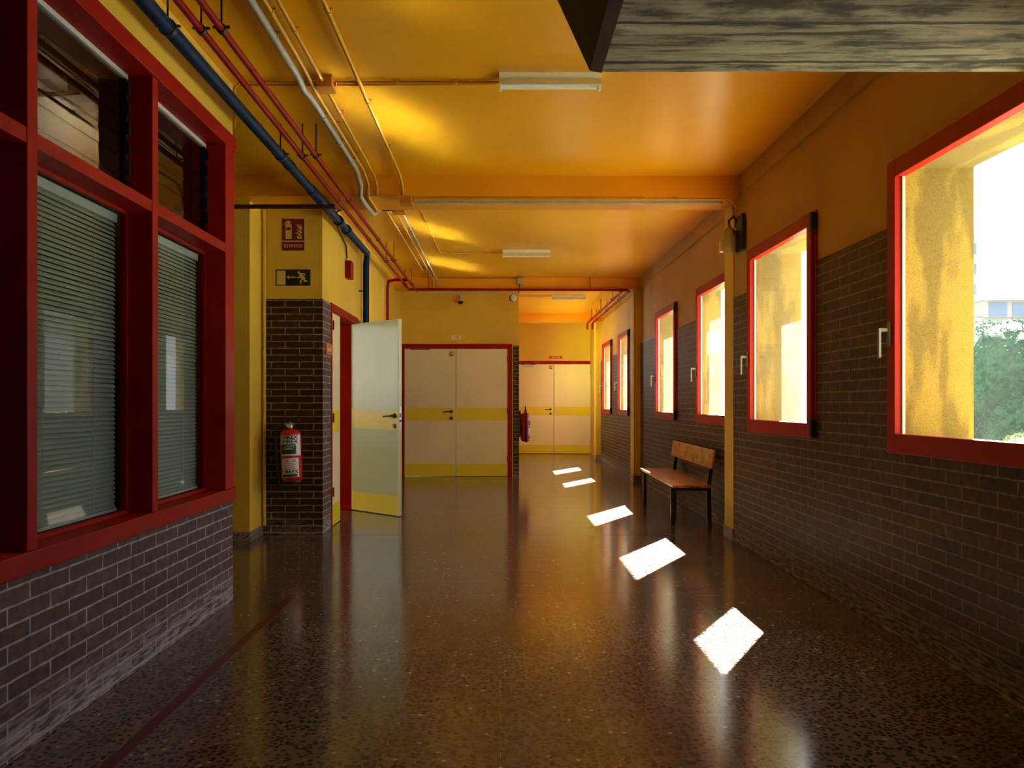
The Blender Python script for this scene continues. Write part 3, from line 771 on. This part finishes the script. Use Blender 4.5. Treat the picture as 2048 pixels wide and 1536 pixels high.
MB().tube([(-1.53, 6.6, 2.93), (-1.53, 7.6, 2.93)], .041, 18).build('sleeve', M_blue, bp_)
for y in (3.77, 5.7): ceil_rods(bp_, -1.53, y, 2.93, .036)
MB().box(-1.64, -1.52, 9.475, 9.495, 2.5, 2.515).build('wall_bracket', M_steel, bp_)
def red_pipe(x, z, lab, ys, end):
    t = thing('red_pipe', lab, 'pipe', (x, 0, z), group='red pipes hung from rods under the ceiling')
    MB().tube([(x, -3.9, z), (x, end, z)], .017, 14).build('pipe', M_redp, t)
    for y in ys: ceil_rods(t, x, y, z, .017)
    for y in (2.2, 6.95, 8.6): MB().tube([(x, y-.03, z), (x, y+.03, z)], .022, 14).build('coupling', M_redp, t)
    return t
red_pipe(-1.376, 2.92, 'left one of the two parallel red pipes, next to the blue pipe', (3.77, 5.7, 9.87, 11.8), 12.3)
red_pipe(-1.283, 2.925, 'right one of the two parallel red pipes, nearer the grey conduit', (3.77, 5.7, 9.87, 11.8), 12.53)
t = thing('red_pipe', 'thin red pipe crossing the whole corridor below the beam over door 124', 'pipe', (0, 12.55, 2.955))
MB().tube([(-1.42, 12.56, 2.955), (-1.33, 12.56, 2.955), (1.95, 12.56, 2.945)], .02, 14).build('pipe', M_redp, t)
for x in (-1.1, 1.37):
    MB().tube([(x, 12.56, 2.95), (x, 12.56, H-.002)], .007, 6).build('hanger_rod', M_redp, t)
t = thing('red_pipe', 'small dark red pipe dropping down the left wall behind the open door', 'pipe', (-1.6, 11.75, 0))
MB().tube([(-1.30, 11.6, 2.955), (-1.50, 11.6, 2.955), (-1.585, 11.62, 2.94), (-1.605, 11.66, 2.86), (-1.605, 11.66, 0)], .021, 12).build('pipe', M_redp, t)
MB().tube([(-1.605, 11.66, 2.2), (-1.605, 11.66, 2.26)], .028, 12).build('coupling', M_redp, t)
tag(MB().tube([(-6.5, 6.93, 2.868), (-1.40, 6.93, 2.868)], .019, 12).build('brown_pipe', M_brownp), 'dark brown horizontal pipe under the beam at the side passage', 'pipe')
for (x, lab) in ((1.86, 'inner one of the two ceiling pipes along the far window wall'), (1.97, 'outer one of the two ceiling pipes along the far window wall')):
    t = thing('red_pipe', lab, 'pipe', (x, 15, 2.93), group='far red pipes over the last windows')
    MB().tube([(x, 12.58, 2.93), (x, 17.5, 2.93), (x, 17.56, 2.88), (x, 17.57, 2.80)], .019, 10).build('pipe', M_redp, t)
    for y in (13.6, 15.2, 16.8): ceil_rods(t, x, y, 2.93, .019)

def conduit(name, m, path, r, lab, clips=(), cat='conduit', group=None):
    t = thing(name, lab, cat, path[0], group=group)
    MB().tube(path, r, 10).build('conduit_tube', m, t)
    for (x, y, z) in clips:
        c = MB(); c.tube([(x, y-.008, z), (x, y+.008, z)], r+.004, 10); c.box(x-r-.014, x+r+.014, y-.007, y+.007, z+r-.002, z+r+.006)
        c.build('conduit_clip', m, t)
    return t
zc = 3.114
conduit('grey_conduit', M_grey, [(-1.175, -3.9, 3.105), (-1.175, 4.75, 3.10), (-1.178, 4.92, 3.08), (-1.172, 5.15, 3.10), (-1.165, 6.6, 3.10), (-1.17, 6.88, 3.03), (-1.185, 6.93, 2.96), (-1.175, 7.1, 2.935), (-1.17, 7.55, 2.945), (-1.14, 7.7, 3.02)],
        .020, 'pale grey conduit along the ceiling beside the red pipes', [(-1.175, y, 3.105) for y in (1.8, 2.7, 3.55, 4.25)] + [(-1.17, y, 3.095) for y in (5.4, 5.95, 6.4)])
conduit('ochre_conduit', M_cond, [(-1.12, -3.9, zc), (-1.12, 4.6, zc), (-1.125, 5.0, 3.10), (-1.12, 6.7, zc), (-1.12, 6.95, 3.06), (-1.125, 6.985, 2.962), (-1.12, 7.5, 2.958), (-1.10, 7.72, 3.08), (-1.10, 8.2, zc)],
        .011, 'ochre conduit immediately right of the grey conduit', [(-1.12, y, zc) for y in (2.3, 3.2, 4.0, 5.6, 6.3)])
conduit('ochre_conduit', M_cond, [(-1.055, -3.9, zc), (-1.055, 6.85, zc), (-1.05, 6.97, 3.05), (-1.05, 6.985, 2.985), (-1.0, 6.985, 2.962), (-.86, 6.985, 2.962)],
        .011, 'ochre conduit passing through the square junction box', [(-1.055, y, zc) for y in (2.2, 3.1, 4.2, 5.4, 6.2)])
conduit('ochre_conduit', M_cond, [(-.84, -3.9, zc), (-.84, 6.85, zc), (-.835, 6.97, 3.06), (-.83, 6.985, 2.985)],
        .011, 'ochre conduit alone right of the junction box, nearest the middle of the ceiling', [(-.84, y, zc) for y in (2.6, 4.0, 5.2, 6.1)])
conduit('thin_conduit', M_cond, [(-1.60, 4.93, 2.86), (-1.60, 4.93, 3.10), (-1.56, 4.93, 3.134), (.0, 4.93, 3.134), (.02, 4.88, 3.125)], .008, 'thin conduit crossing the ceiling to the nearest light fitting',
        [(x, 4.93, 3.134) for x in (-.62, -.27)])
conduit('thin_conduit', M_boxo, [(-1.60, 4.97, 3.134), (-1.05, 4.97, 3.134), (-.03, 4.95, 3.134)], .007, 'second thin conduit just behind the one crossing to the nearest light fitting')
def jbox(x0, x1, y0, y1, z0, z1, m, lab, lid=True):
    t = thing('junction_box', lab, 'junction box', ((x0+x1)/2, (y0+y1)/2, z0))
    MB().box(x0, x1, y0, y1, z0+.006, z1, bev=.004).build('box_body', m, t)
    MB().box(x0-.003, x1+.003, y0-.003, y1+.003, z0, z0+.007, bev=.002).build('lid', m, t)
    MB().tube([(x1, (y0+y1)/2, (z0+z1)/2), (x1+.015, (y0+y1)/2, (z0+z1)/2)], .013, 10).build('gland', m, t)
jbox(-1.09, -.995, 4.84, 4.96, 3.075, H-.001, M_boxo, 'square ochre junction box on the near ceiling between the conduits')
jbox(-.86, -.76, 6.99, 7.12, 2.915, BB-.001, M_boxo, 'orange junction box under the beam at the left end of its conduits')
jbox(-1.05, -.93, 7.95, 8.07, 3.06, H-.001, M_boxo, 'orange junction box just beyond the beam')
jbox(-1.13, -1.02, 11.75, 11.9, 3.07, H-.001, M_boxo, 'small ochre junction box near the far end of the ceiling conduits')
# second bay
conduit('ochre_conduit', M_cond, [(-1.13, 8.0, zc), (-1.115, 11.8, zc)], .011, 'left one of the conduits beyond the beam', [(-1.125, y, zc) for y in (8.9, 9.9, 10.8)])
conduit('ochre_conduit', M_cond, [(-1.04, 8.07, zc), (-1.04, 12.0, zc), (-1.04, 12.6, 3.11), (-1.03, 12.62, 2.98)], .010, 'middle one of the conduits beyond the beam', [(-1.04, y, zc) for y in (9.2, 10.4)])
conduit('grey_conduit', M_grey, [(-.985, 8.07, zc), (-.985, 12.4, zc), (-.98, 12.56, 3.10), (-.975, 12.62, 3.0)], .013, 'pale grey conduit beyond the beam, right of the ochre ones', [(-.985, y, zc) for y in (9.0, 10.2, 11.3)])
conduit('thin_conduit', M_cond, [(-.80, 7.45, 2.962), (-.80, 7.52, 3.0), (-.80, 7.6, 3.134), (-.775, 10.45, 3.134), (-.72, 10.52, 3.134), (.03, 10.50, 3.134)], .008, 'thin conduit leading to the second light fitting',
        [(-.79, 8.7, 3.134), (-.785, 9.6, 3.134)])
conduit('thin_conduit', M_boxo, [(-.97, 12.615, 3.134), (.24, 12.615, 3.134)], .007, 'thin conduit along the top of the beam over door 124')
t = thing('junction_box', 'small grey junction box on the beam above the wall corner', 'junction box', (.29, 12.61, 3.04))
MB().box(.255, .34, 12.57, 12.638, 3.04, 3.135, bev=.004).build('box_body', M_grey, t)
MB().tube([(.29, 12.61, 3.04), (.29, 12.60, 2.99), (.275, 12.62, 2.90)], .007, 8).build('cable', M_black, t)
tag(MB().tube([(-1.25, 13.558, 3.05), (-1.0, 13.558, 3.035), (-.5, 13.558, 3.03), (0, 13.558, 3.035), (.26, 13.558, 3.03), (.29, 13.55, 3.04)], .008, 8).build('white_cable', M_aluw), 'pale cable running along the top of the end wall over the camera', 'cable')
conduit('ochre_conduit', M_cond, [(-.74, 7.02, 2.955), (1.95, 7.02, 2.955), (2.02, 7.03, 2.90), (2.035, 7.05, 2.72)], .011, 'front ochre conduit under the near beam', [(x, 7.02, 2.957) for x in (-.3, .3, .9, 1.5)])
conduit('ochre_conduit', M_cond, [(-.74, 7.07, 2.957), (1.93, 7.07, 2.957), (2.0, 7.075, 2.93), (2.03, 7.09, 2.75)], .010, 'rear ochre conduit under the near beam')
tag(MB().box(-.75, 1.93, 7.115, 7.17, 2.945, BB-.001, bev=.003).build('cable_trunking', M_grey), 'straight grey cable trunking under the near beam', 'conduit')
conduit('black_cable', M_black, [(-1.03, 7.95, 3.08), (-1.12, 7.88, 3.06), (-1.2, 7.9, 3.09), (-1.50, 7.92, 3.09), (-1.60, 7.95, 3.06), (-1.62, 8.05, 2.98), (-1.622, 8.62, 2.86), (-1.62, 8.66, 2.72)], .008,
        'black cable leading down to the red alarm box', cat='cable')

# ---------------- fluorescent fittings
def fitting(x, y, lab):
    t = thing('fluorescent_light', lab, 'ceiling light', (x, y, 3.04), group='fluorescent tube fittings on the ceiling')
    b = MB(); b.prism([(y+.045, H-.001), (y-.045, H-.001), (y-.035, 3.10), (y+.035, 3.10)], 0, x-.30, x+.30); b.build('fitting_body', M_white, t)
    rf = MB(); rf.add([(x-.30, y-.045, 3.105), (x+.30, y-.045, 3.105), (x+.30, y-.075, 3.062), (x-.30, y-.075, 3.062), (x-.30, y-.078, 3.064), (x+.30, y-.078, 3.064), (x+.30, y-.049, 3.109), (x-.30, y-.049, 3.109)],
        [(0,1,2,3), (7,6,5,4), (3,2,5,4), (0,7,4,3), (1,6,5,2), (0,1,6,7)]); rf.build('reflector', M_white, t)
    MB().tube([(x-.285, y, 3.078), (x+.285, y, 3.078)], .0135, 14).build('tube', M_tube, t)
    for s in (-1, 1):
        MB().box(x+s*.285, x+s*.302, y-.02, y+.02, 3.058, 3.102, bev=.003).build('lamp_holder', M_white, t)
    MB().tube([(x+.245, y-.035, 3.085), (x+.275, y-.035, 3.085)], .012, 10).build('starter', M_aluw, t)
    return t
L1 = fitting(.292, 4.86, 'nearest and largest fluorescent fitting on the ceiling')
fitting(.33, 10.4, 'second fluorescent fitting, beyond the near beam')
fitting(1.22, 14.7, 'farthest fluorescent fitting, in the end bay')
conduit('thin_conduit', M_boxo, [(.31, 14.7, 3.134), (.93, 14.7, 3.134)], .007, 'thin conduit leading to the farthest light fitting')

# ---------------- dome camera, detector, signs
def cam_dome(x, y, z):
    t = thing('security_camera', 'small dome security camera on the end wall above the 124 plate', 'camera', (x, y, z))
    MB().box(x-.03, x+.03, y-.02, y, z+.10, z+.15, bev=.004).build('wall_plate', M_aluw, t)
    MB().tube([(x, y-.01, z+.12), (x-.01, y-.07, z+.12), (x, y-.09, z+.08)], .012, 10).build('arm', M_aluw, t)
    R = Matrix.Translation((x, y-.09, z))
    MB().lathe([(.02, .09), (.045, .075), (.05, .04), (.05, .03)], 20, R).build('housing', M_aluw, t)
    MB().lathe([(.046, .03), (.044, .01), (.032, -.012), (.012, -.024), (.001, -.026)], 20, R).build('dome', M_black, t)
cam_dome(-.655, YE, 2.86)
t = thing('alarm_sounder', 'round pale sounder at the top right corner of the end wall', 'alarm', (.215, YE, 2.93))
MB().lathe([(.055, 0), (.055, .03), (.045, .05), (.01, .056)], 24, Matrix.Translation((.215, YE, 2.955)) @ Matrix.Rotation(PI/2, 4, 'X')).build('sounder_body', M_white, t)
MB().lathe([(.058, 0), (.058, .012)], 24, Matrix.Translation((.20, YE, 2.955)) @ Matrix.Rotation(PI/2, 4, 'X')).build('base', M_black, t)

# number plate 124
t = thing('number_plate', 'small cream number plate reading 124 above the double door', 'sign', (-.73, YE, 2.265))
MB().box(-.81, -.655, YE-.006, YE-.0005, 2.266, 2.335, bev=.002).build('plate', M_plate, t)
MB().text('124', .055, Matrix.Translation((-.732, YE-.0068, 2.30)) @ Matrix.Rotation(PI/2, 4, 'X'), .0004, bold=.0012).build('lettering', M_inkred, t)
t = thing('door_sign', 'red door sign above the far double door', 'sign', (1.33, YF, 2.28))
MB().box(1.165, 1.485, YF-.006, YF-.0005, 2.285, 2.35, bev=.002).build('plate', M_platered, t)
for wd, xx in (('Aula', 1.28), ('125', 1.385)): MB().text(wd, .05, Matrix.Translation((xx, YF-.0068, 2.317)) @ Matrix.Rotation(PI/2, 4, 'X'), .0004).build('lettering', M_lab, t)
t = thing('door_sign', 'small orange door plaque on the brick beside the open door', 'sign', (XL, 7.76, 1.68))
MB().box(XL+.006, XL+.020, 7.64, 7.885, 1.665, 1.77, bev=.002).build('plate', M_signorange, t)
for wd, yy in (('Aula', 7.735), ('18', 7.815)):
    Ms = Matrix.Translation((XL+.0206, yy, 1.715)) @ Matrix.Rotation(PI/2, 4, 'Z') @ Matrix.Rotation(PI/2, 4, 'X')
    MB().text(wd, .05, Ms, .0004, bold=.001).build('lettering', M_plate, t)

# EXTINTOR sign, on the pillar face. (px,py) of the photo -> x,z on plane Y
YP = 7.546
def pz(px, py, Y=YP): return ((px-1001)/1640*Y, 1.2+(808-py)/1640*Y)
def rect(mb, px0, py0, px1, py1, y0, y1, bev=0):
    x0, z1 = pz(px0, py0); x1, z0 = pz(px1, py1); mb.box(x0, x1, y0, y1, z0, z1, bev=bev); return mb
def poly(mb, pts, y0, y1):
    mb.prism([pz(*p) for p in pts], 1, y0, y1)
def zs(px, py, ox=540, oy=420, s=9.04): return (ox+px/s, oy+py/s)
t = thing('fire_extinguisher_sign', 'dark red sign reading EXTINTOR with extinguisher and flame pictograms on the pillar', 'sign', (pz(587, 503)[0], YP, pz(587, 503)[1]))
rect(MB(), *zs(212, 150), *zs(634, 745), YP-.006, YP, .001).build('sign_border', M_signedge, t)
rd = MB(); rect(rd, *zs(221, 162), *zs(622, 556), YP-.0075, YP-.005); rect(rd, *zs(221, 578), *zs(622, 735), YP-.0075, YP-.005); rd.build('sign_panel', M_signred, t)
pg = MB(); A, B = YP-.0085, YP-.0070
poly(pg, [zs(*p) for p in ((286,525),(396,525),(396,280),(378,262),(362,250),(362,232),(386,238),(386,214),(352,200),(330,192),(300,208),(272,245),(262,285),(274,285),(290,255),(318,235),(322,250),(304,262),(286,282))], A, B)
for P_ in (((510,523),(580,523),(580,478),(545,490),(520,482),(488,468),(494,498)), ((575,470),(545,472),(520,455),(495,432),(455,410),(480,405),(515,420),(545,440),(575,452)),
           ((580,428),(555,425),(530,408),(505,380),(484,345),(510,362),(540,378),(580,388)), ((575,372),(550,362),(525,340),(505,310),(482,262),(505,270),(530,300),(555,325),(578,345)),
           ((580,340),(560,315),(540,290),(535,258),(550,272),(575,300),(582,318))):
    poly(pg, [zs(*p) for p in P_], A, B)
pg.build('pictogram', M_signyel, t)
rect(MB(), *zs(300, 320), *zs(380, 368), A-.001, B).build('pictogram_label', M_signred, t)
x, z = pz(*zs(423, 655))
MB().text('EXTINTOR', .036, Matrix.Translation((x, YP-.0080, z)) @ Matrix.Rotation(PI/2, 4, 'X') @ Matrix.Scale(.98, 4, (1,0,0)), .0004, bold=.0008).build('lettering', M_signedge, t)
# exit sign
t = thing('exit_sign', 'black emergency exit sign with running figure and left arrow, below the EXTINTOR sign', 'sign', (pz(586, 573)[0], YP, pz(586, 573)[1]))
rect(MB(), *zs(98, 1070), *zs(742, 1378), YP-.006, YP, .001).build('sign_border', M_signedge, t)
rect(MB(), *zs(108, 1077), *zs(734, 1370), YP-.0075, YP-.005).build('sign_panel', M_signblk, t)
pg = MB(); rect(pg, *zs(128, 1100), *zs(285, 1355), A, B)
for P_ in (((298,1218),(352,1180),(343,1206),(468,1206),(468,1230),(343,1230),(352,1255)), ((488,1212),(540,1212),(530,1185),(545,1150),(580,1138),(625,1145),(652,1180),(640,1190),(612,1168),(590,1168),(632,1215),(645,1278),(682,1272),(684,1292),(650,1302),(618,1300),(612,1250),(590,1275),(570,1292),(572,1338),(545,1338),(543,1280),(580,1240),(555,1228),(540,1232),(488,1230))):
    poly(pg, [zs(*p) for p in P_], A, B)
x, z = pz(*zs(526, 1134)); r = 24/9.04/1640*YP
pg.prism([(x+r*math.cos(k*PI/8), z+r*math.sin(k*PI/8)) for k in range(16)], 1, A, B)
pg.build('pictogram', M_signyel, t)

# red alarm box
t = thing('alarm_box', 'small red alarm box on the wall above the open door', 'alarm', (XL, 8.75, 2.53))
MB().box(XL, XL+.065, 8.64, 8.80, 2.53, 2.715, bev=.006).build('box_body', M_redp, t)
MB().tube([(-1.62, 8.66, 2.71), (-1.62, 8.66, 2.735)], .012, 8).build('gland', M_aluw, t)

# wall lamp on the right column: dark bracket, lens
t = thing('emergency_lamp', 'old projector lamp with dark bracket fixed high on the right column', 'lamp', (2.0, 7.05, 2.5))
MB().box(2.02, 2.05, 6.86, 7.06, 2.50, 2.80, bev=.006).build('back_box', M_black, t)
R = Matrix.Translation((1.965, 7.04, 2.50))
MB().lathe([(.03, 0), (.056, .012), (.062, .06), (.060, .14), (.046, .19), (.02, .215)], 20, R).build('lamp_lens', M_lens, t)
MB().box(1.905, 1.945, 7.10, 7.15, 2.52, 2.62, bev=.006).build('reflector', M_lensw, t)
MB().tube([(1.965, 7.04, 2.72), (1.955, 7.02, 2.77), (1.99, 7.0, 2.80), (2.03, 7.0, 2.74)], .010, 8).tube([(2.03, 7.05, 2.72), (2.035, 7.05, 2.80)], .022, 8).build('cable_loop', M_steel, t)
MB().tube([(1.93, 7.04, 2.66), (2.03, 6.98, 2.66)], .018, 10).build('bracket', M_black, t)

# ---------------- fire extinguisher
def extinguisher():
    t = thing('fire_extinguisher', 'red fire extinguisher with FIREX labels hanging on the dark brick pillar', 'fire extinguisher', (0, 0, 0), group='wall mounted fire extinguishers')
    R0 = .083
    MB().lathe([(.070, 0), (R0, .012), (R0, .415), (.078, .435), (.060, .455), (.035, .466), (.020, .470), (.018, .480)], 36).build('cylinder', M_extred, t, M=Matrix.Identity(4))
    MB().lathe([(.060, -.022), (.068, -.018), (.070, 0), (.066, .004)], 28).build('foot_ring', M_black, t, M=Matrix.Identity(4))
    v = MB(); v.lathe([(.020, .478), (.022, .50), (.016, .515), (.014, .53)], 16); v.box(-.045, .03, -.014, .014, .505, .525, bev=.004)
    vo = v.build('valve', M_alu, t, M=Matrix.Identity(4))
    h = MB(); h.tube([(-.01, 0, .515), (.03, 0, .535), (.085, 0, .525)], .009, 8); h.tube([(-.015, 0, .53), (.03, 0, .56), (.08, 0, .575)], .009, 8); h.build('handle', M_black, t, M=Matrix.Identity(4))
    h = MB(); h.tube([(-.04, -.0, .515), (-.085, -.01, .51), (-.112, -.01, .47), (-.118, -.01, .40), (-.114, -.01, .20), (-.108, -.01, .06)], .011, 10)
    ho_ = h.build('hose', M_black, t, M=Matrix.Identity(4))
    MB().tube([(-.108, -.01, .10), (-.106, -.01, .0), (-.10, -.01, -.03)], [.014, .018, .026], 12).build('nozzle', M_black, t, M=Matrix.Identity(4))
    g = MB().lathe([(.014, 0), (.014, .01)], 14, Matrix.Translation((-.012, -.012, .498)) @ Matrix.Rotation(PI/2, 4, 'X')); g.build('gauge', M_lab, t, M=Matrix.Identity(4))
    b = MB(); b.box(-.022, .022, R0-.002, .122, .05, .50, bev=.003); b.tube([(-.085, .03, .22), (-.05, .09, .22), (.05, .09, .22), (.085, .03, .22)], .007, 6); b.build('wall_bracket', M_black, t, M=Matrix.Identity(4))
    def patch(x0, x1, z0, z1, rr):
        mb = MB(); n = 14; vs = []; fs = []
        for k in range(n+1):
            a = (x0+(x1-x0)*k/n)/R0 - PI/2
            for z in (z0, z1): vs.append((rr*math.cos(a), rr*math.sin(a), z))
        for k in range(n): fs.append((2*k, 2*k+2, 2*k+3, 2*k+1))
        return mb.add(vs, fs, None, True)
    def bend(rr):
        def fn(v):
            a = v.x/R0 - PI/2; return Vector((rr*math.cos(a), rr*math.sin(a), v.y))
        return fn
    I = Matrix.Identity(4)
    up = patch(-.085, .105, .232, .418, R0+.0006).build('upper_label', M_lab, t, M=I, label='white upper label', fix=False)
    lo_ = patch(-.080, .075, .040, .212, R0+.0006).build('lower_label', M_lab, t, M=I, label='white lower label', fix=False)
    gr = patch(-.078, .055, .248, .335, R0+.0010); gr.build('green_field', M_green, up, M=I, fix=False)
    gr = patch(-.074, .060, .044, .068, R0+.0010); gr.build('green_field', M_green, lo_, M=I, fix=False)
    for (z, par, s) in ((.396, up, .048), (.357, up, .048), (.088, lo_, .042)):
        tx = MB(); tx.text('FIREX', s, I.copy() @ Matrix.Translation((0, 0, z)), bend=(lambda v, b_=bend(R0+.0014), s=s: b_(Vector((v.x+.012, v.y, 0)))), bold=.0012)
        tx.build('lettering', M_ink, par, M=I, fix=False)
        lg = MB(); cx = -.012-s*1.22 if s > .045 else -.064
        for k in range(18):
            a0, a1 = 2*PI*k/18, 2*PI*(k+1)/18
            q = []
            for (ra, aa) in ((.017, a0), (.017, a1), (.009, a1), (.009, a0)):
                p = bend(R0+.0013)(Vector((cx-.001+ra*s/.048*math.cos(aa), 0, 0))); q.append((p.x, p.y, z+ra*s/.048*math.sin(aa)))
            lg.add(q, [(0,1,2,3)])
        lg.build('logo', M_inkred, par, M=I, fix=False)
    ln = MB()
    for (z, a, b, q) in ((.318, -.03, .045, up), (.308, -.05, .04, up), (.298, -.06, .02, up), (.288, -.04, .03, up)): 
        p_ = patch(a, b, z, z+.0035, R0+.0016); ln.add(p_.v, p_.f)
    ln.build('small_print', M_lab, up, M=I, fix=False)
    ln = MB()
    for (z, a, b) in ((.165, -.07, .06), (.150, -.05, .05), (.143, -.06, .03), (.130, -.055, .055), (.122, -.04, .04), (.113, -.07, .06)):
        p_ = patch(a, b, z, z+.0018, R0+.0012); ln.add(p_.v, p_.f)
    for cx in (-.018, .035):
        for k in range(12):
            a0, a1 = 2*PI*k/12, 2*PI*(k+1)/12; q = []
            for (ra, aa) in ((.012, a0), (.012, a1), (.008, a1), (.008, a0)):
                p = bend(R0+.0013)(Vector((cx+ra*math.cos(aa), 0, 0))); q.append((p.x, p.y, .188+ra*math.sin(aa)))
            ln.add(q, [(0,1,2,3)])
    ln.build('small_print', M_ink, lo_, M=I, fix=False)
    return t
ext = extinguisher()
Ma = Matrix.Translation((-1.880, 7.405, .505)) @ Matrix.Rotation(math.radians(-2.2), 4, 'Y') @ Matrix.Rotation(math.radians(4), 4, 'Z') @ Matrix.Diagonal((1.12, 1.12, 1.0, 1))
ext.matrix_world = Ma; ext.matrix_basis = Ma
Mb = Matrix.Translation((.428, 14.05, .585)) @ Matrix.Rotation(PI/2, 4, 'Z')
copy_tree(ext, Mb, 'distant red fire extinguisher on the wall corner between the two double doors')

# ---------------- bench
bx, by = 1.88, 7.93
rz = math.radians(-1.3)
bn = thing('bench', 'worn varnished wood bench with black steel legs against the window wall', 'bench', (bx, by, 0), rz)
Mbn = WM[bn.name]; L = 2.12
MB().box(-.215, .16, 0, L, .388, .416, bev=.006).build('seat', M_wood, bn, M=Mbn)
bk = MB(); Rb = Matrix.Translation((.172, 0, .57)) @ Matrix.Rotation(math.radians(7), 4, 'Y')
bk.box(-.011, .011, .02, L, 0, .185, Rb, bev=.005); bk.build('backrest', M_wood, bn, M=Mbn)
for y in (.16, L-.16):
    g = MB(); g.box(-.205, -.165, y-.025, y+.025, 0, .386, bev=.004); g.build('leg', M_steel, bn, M=Mbn)
    g = MB(); g.prism([(.155, .0), (.195, .0), (.185, .386), (.145, .386)], 1, y-.025, y+.025); g.build('leg', M_steel, bn, M=Mbn)
    g = MB(); g.prism([(.145, .386), (.185, .386), (.232, .74), (.212, .74), (.172, .56)], 1, y-.02, y+.02); g.build('back_support', M_steel, bn, M=Mbn)
    g = MB(); g.box(-.165, .148, y-.02, y+.02, .345, .386, bev=.003); g.build('seat_rail', M_steel, bn, M=Mbn)
g = MB(); g.box(-.150, -.12, .185, L-.185, .35, .386); g.build('side_rail', M_steel, bn, M=Mbn)

# ------------------------------------------------------------------ outside
struct(MB().box(-120, 160, -60, 200, -3.4, -3.2), 'ground_outside', M_magenta, 'pale ground outside the windows', 'ground')
def tree(x, y, zb, zt, rad, m, lab, name, n, leafsz, seed):
    rnd = random.Random(seed)
    t = thing(name, lab, 'tree', (x, y, zb))
    zc_ = (zt+zb)/2+.3*(zt-zb)*.5
    tr = MB(); tr.tube([(x, y, zb), (x+.1, y, zb+(zt-zb)*.35), (x-.05, y+.1, zb+(zt-zb)*.7)], [.16, .12, .05], 8)
    for k in range(6):
        a = k*1.05; z0 = zb+(zt-zb)*(.3+.07*k)
        tr.tube([(x+.05, y, z0), (x+rad*.6*math.cos(a), y+rad*.6*math.sin(a), z0+(zt-zb)*.25)], [.06, .02], 6)
    tr.build('trunk', M_bark, t)
    f = MB(); blobs = []
    for k in range(46):
        th = rnd.uniform(0, 2*PI); ph = rnd.uniform(-.85, 1); rr = rad*rnd.uniform(.35, .8)
        cz = zb+(zt-zb)*.58 + ph*(zt-zb)*.36*.8
        s_ = math.sqrt(max(0.1, 1-ph*ph*.8))
        blobs.append((x+rr*math.cos(th)*s_, y+rr*math.sin(th)*s_, cz, rad*rnd.uniform(.28, .45)))
    core = bmesh.new(); bmesh.ops.create_icosphere(core, subdivisions=3, radius=1)
    cv = [v.co.copy() for v in core.verts]; cf = [[v.index for v in q.verts] for q in core.faces]; core.free()
    for (bx_, by_, bz_, br_) in blobs:
        f.add([Vector((bx_, by_, min(bz_, zt-br_*.7)))+v*br_*rnd.uniform(.78, .95) for v in cv], cf, None, True)
    for i in range(n):
        bx_, by_, bz_, br_ = rnd.choice(blobs)
        d = Vector((rnd.gauss(0,1), rnd.gauss(0,1), rnd.gauss(0,1))).normalized()*br_*rnd.uniform(.86, 1.10)
        c = Vector((bx_, by_, bz_))+d
        if any((c.x-q[0])**2+(c.y-q[1])**2+(c.z-q[2])**2 < (q[3]*.82)**2 for q in blobs): continue
        if c.z > zt: c.z = zt-rnd.random()*.15
        u = Vector((rnd.gauss(0,1), rnd.gauss(0,1), rnd.gauss(0,1))).normalized(); v = u.orthogonal().normalized()
        s_ = leafsz*rnd.uniform(.6, 1.3)
        f.add([c-u*s_, c+v*s_*.6, c+u*s_, c-v*s_*.6], [(0,1,2,3)])
    f.build('foliage', m, t, fix=False)
tree(11.7, 17.5, -3.2, 2.9, 2.9, M_leaf, 'large blue green tree outside the nearest window', 'tree', 130000, .038, 3)
tree(9.0, 13.5, -3.2, .93, 1.1, M_leafy, 'lighter yellow green shrub in front of the tree, low in the nearest window', 'shrub', 30000, .03, 5)
b = thing('apartment_building', 'pale apartment building with a glazed top floor beyond the tree', 'building', (48, 64, -3.2))
MB().box(34.9, 60, 60, 75, -3.2, 7.5).build('facade', M_bwhite, b)
MB().box(35.3, 60, 59.6, 75, 7.5, 8.7).build('top_floor', M_bwhite, b)
MB().box(34.7, 60, 59.2, 75, 8.7, 8.95).build('roof_slab', M_bwhite, b)
for k in range(4): MB().box(35.5+k*1.7, 36.8+k*1.7, 59.56, 59.6, 7.55, 8.6).build('window', M_bglass, b)
for k in range(5): MB().box(36.5+k*2.6, 37.4+k*2.6, 59.9, 60.0, 4.0, 5.6).build('window', M_bglass, b)
MB().tube([(38.4, 62, 8.9), (38.4, 62, 10.4)], .05, 6).tube([(37.9, 62, 10.1), (38.9, 62, 10.1)], .04, 6).build('antenna', M_alu, b)
MB().box(37.2, 37.9, 61, 62, 8.9, 9.8).box(39.3, 41, 61, 62, 8.9, 9.5).build('rooftop_unit', M_bwhite, b)
t = thing('residential_tower', 'thin slice of a distant pale tower block beside the stucco edge', 'building', (57.9, 100, -3.2))
MB().box(56, 58.3, 100, 106, -3.2, 22).build('facade', M_bwhite, t)
for k in range(8): MB().box(57.4, 58.0, 99.96, 100, 2+k*2.5, 3.3+k*2.5).build('window', M_bglass, t)
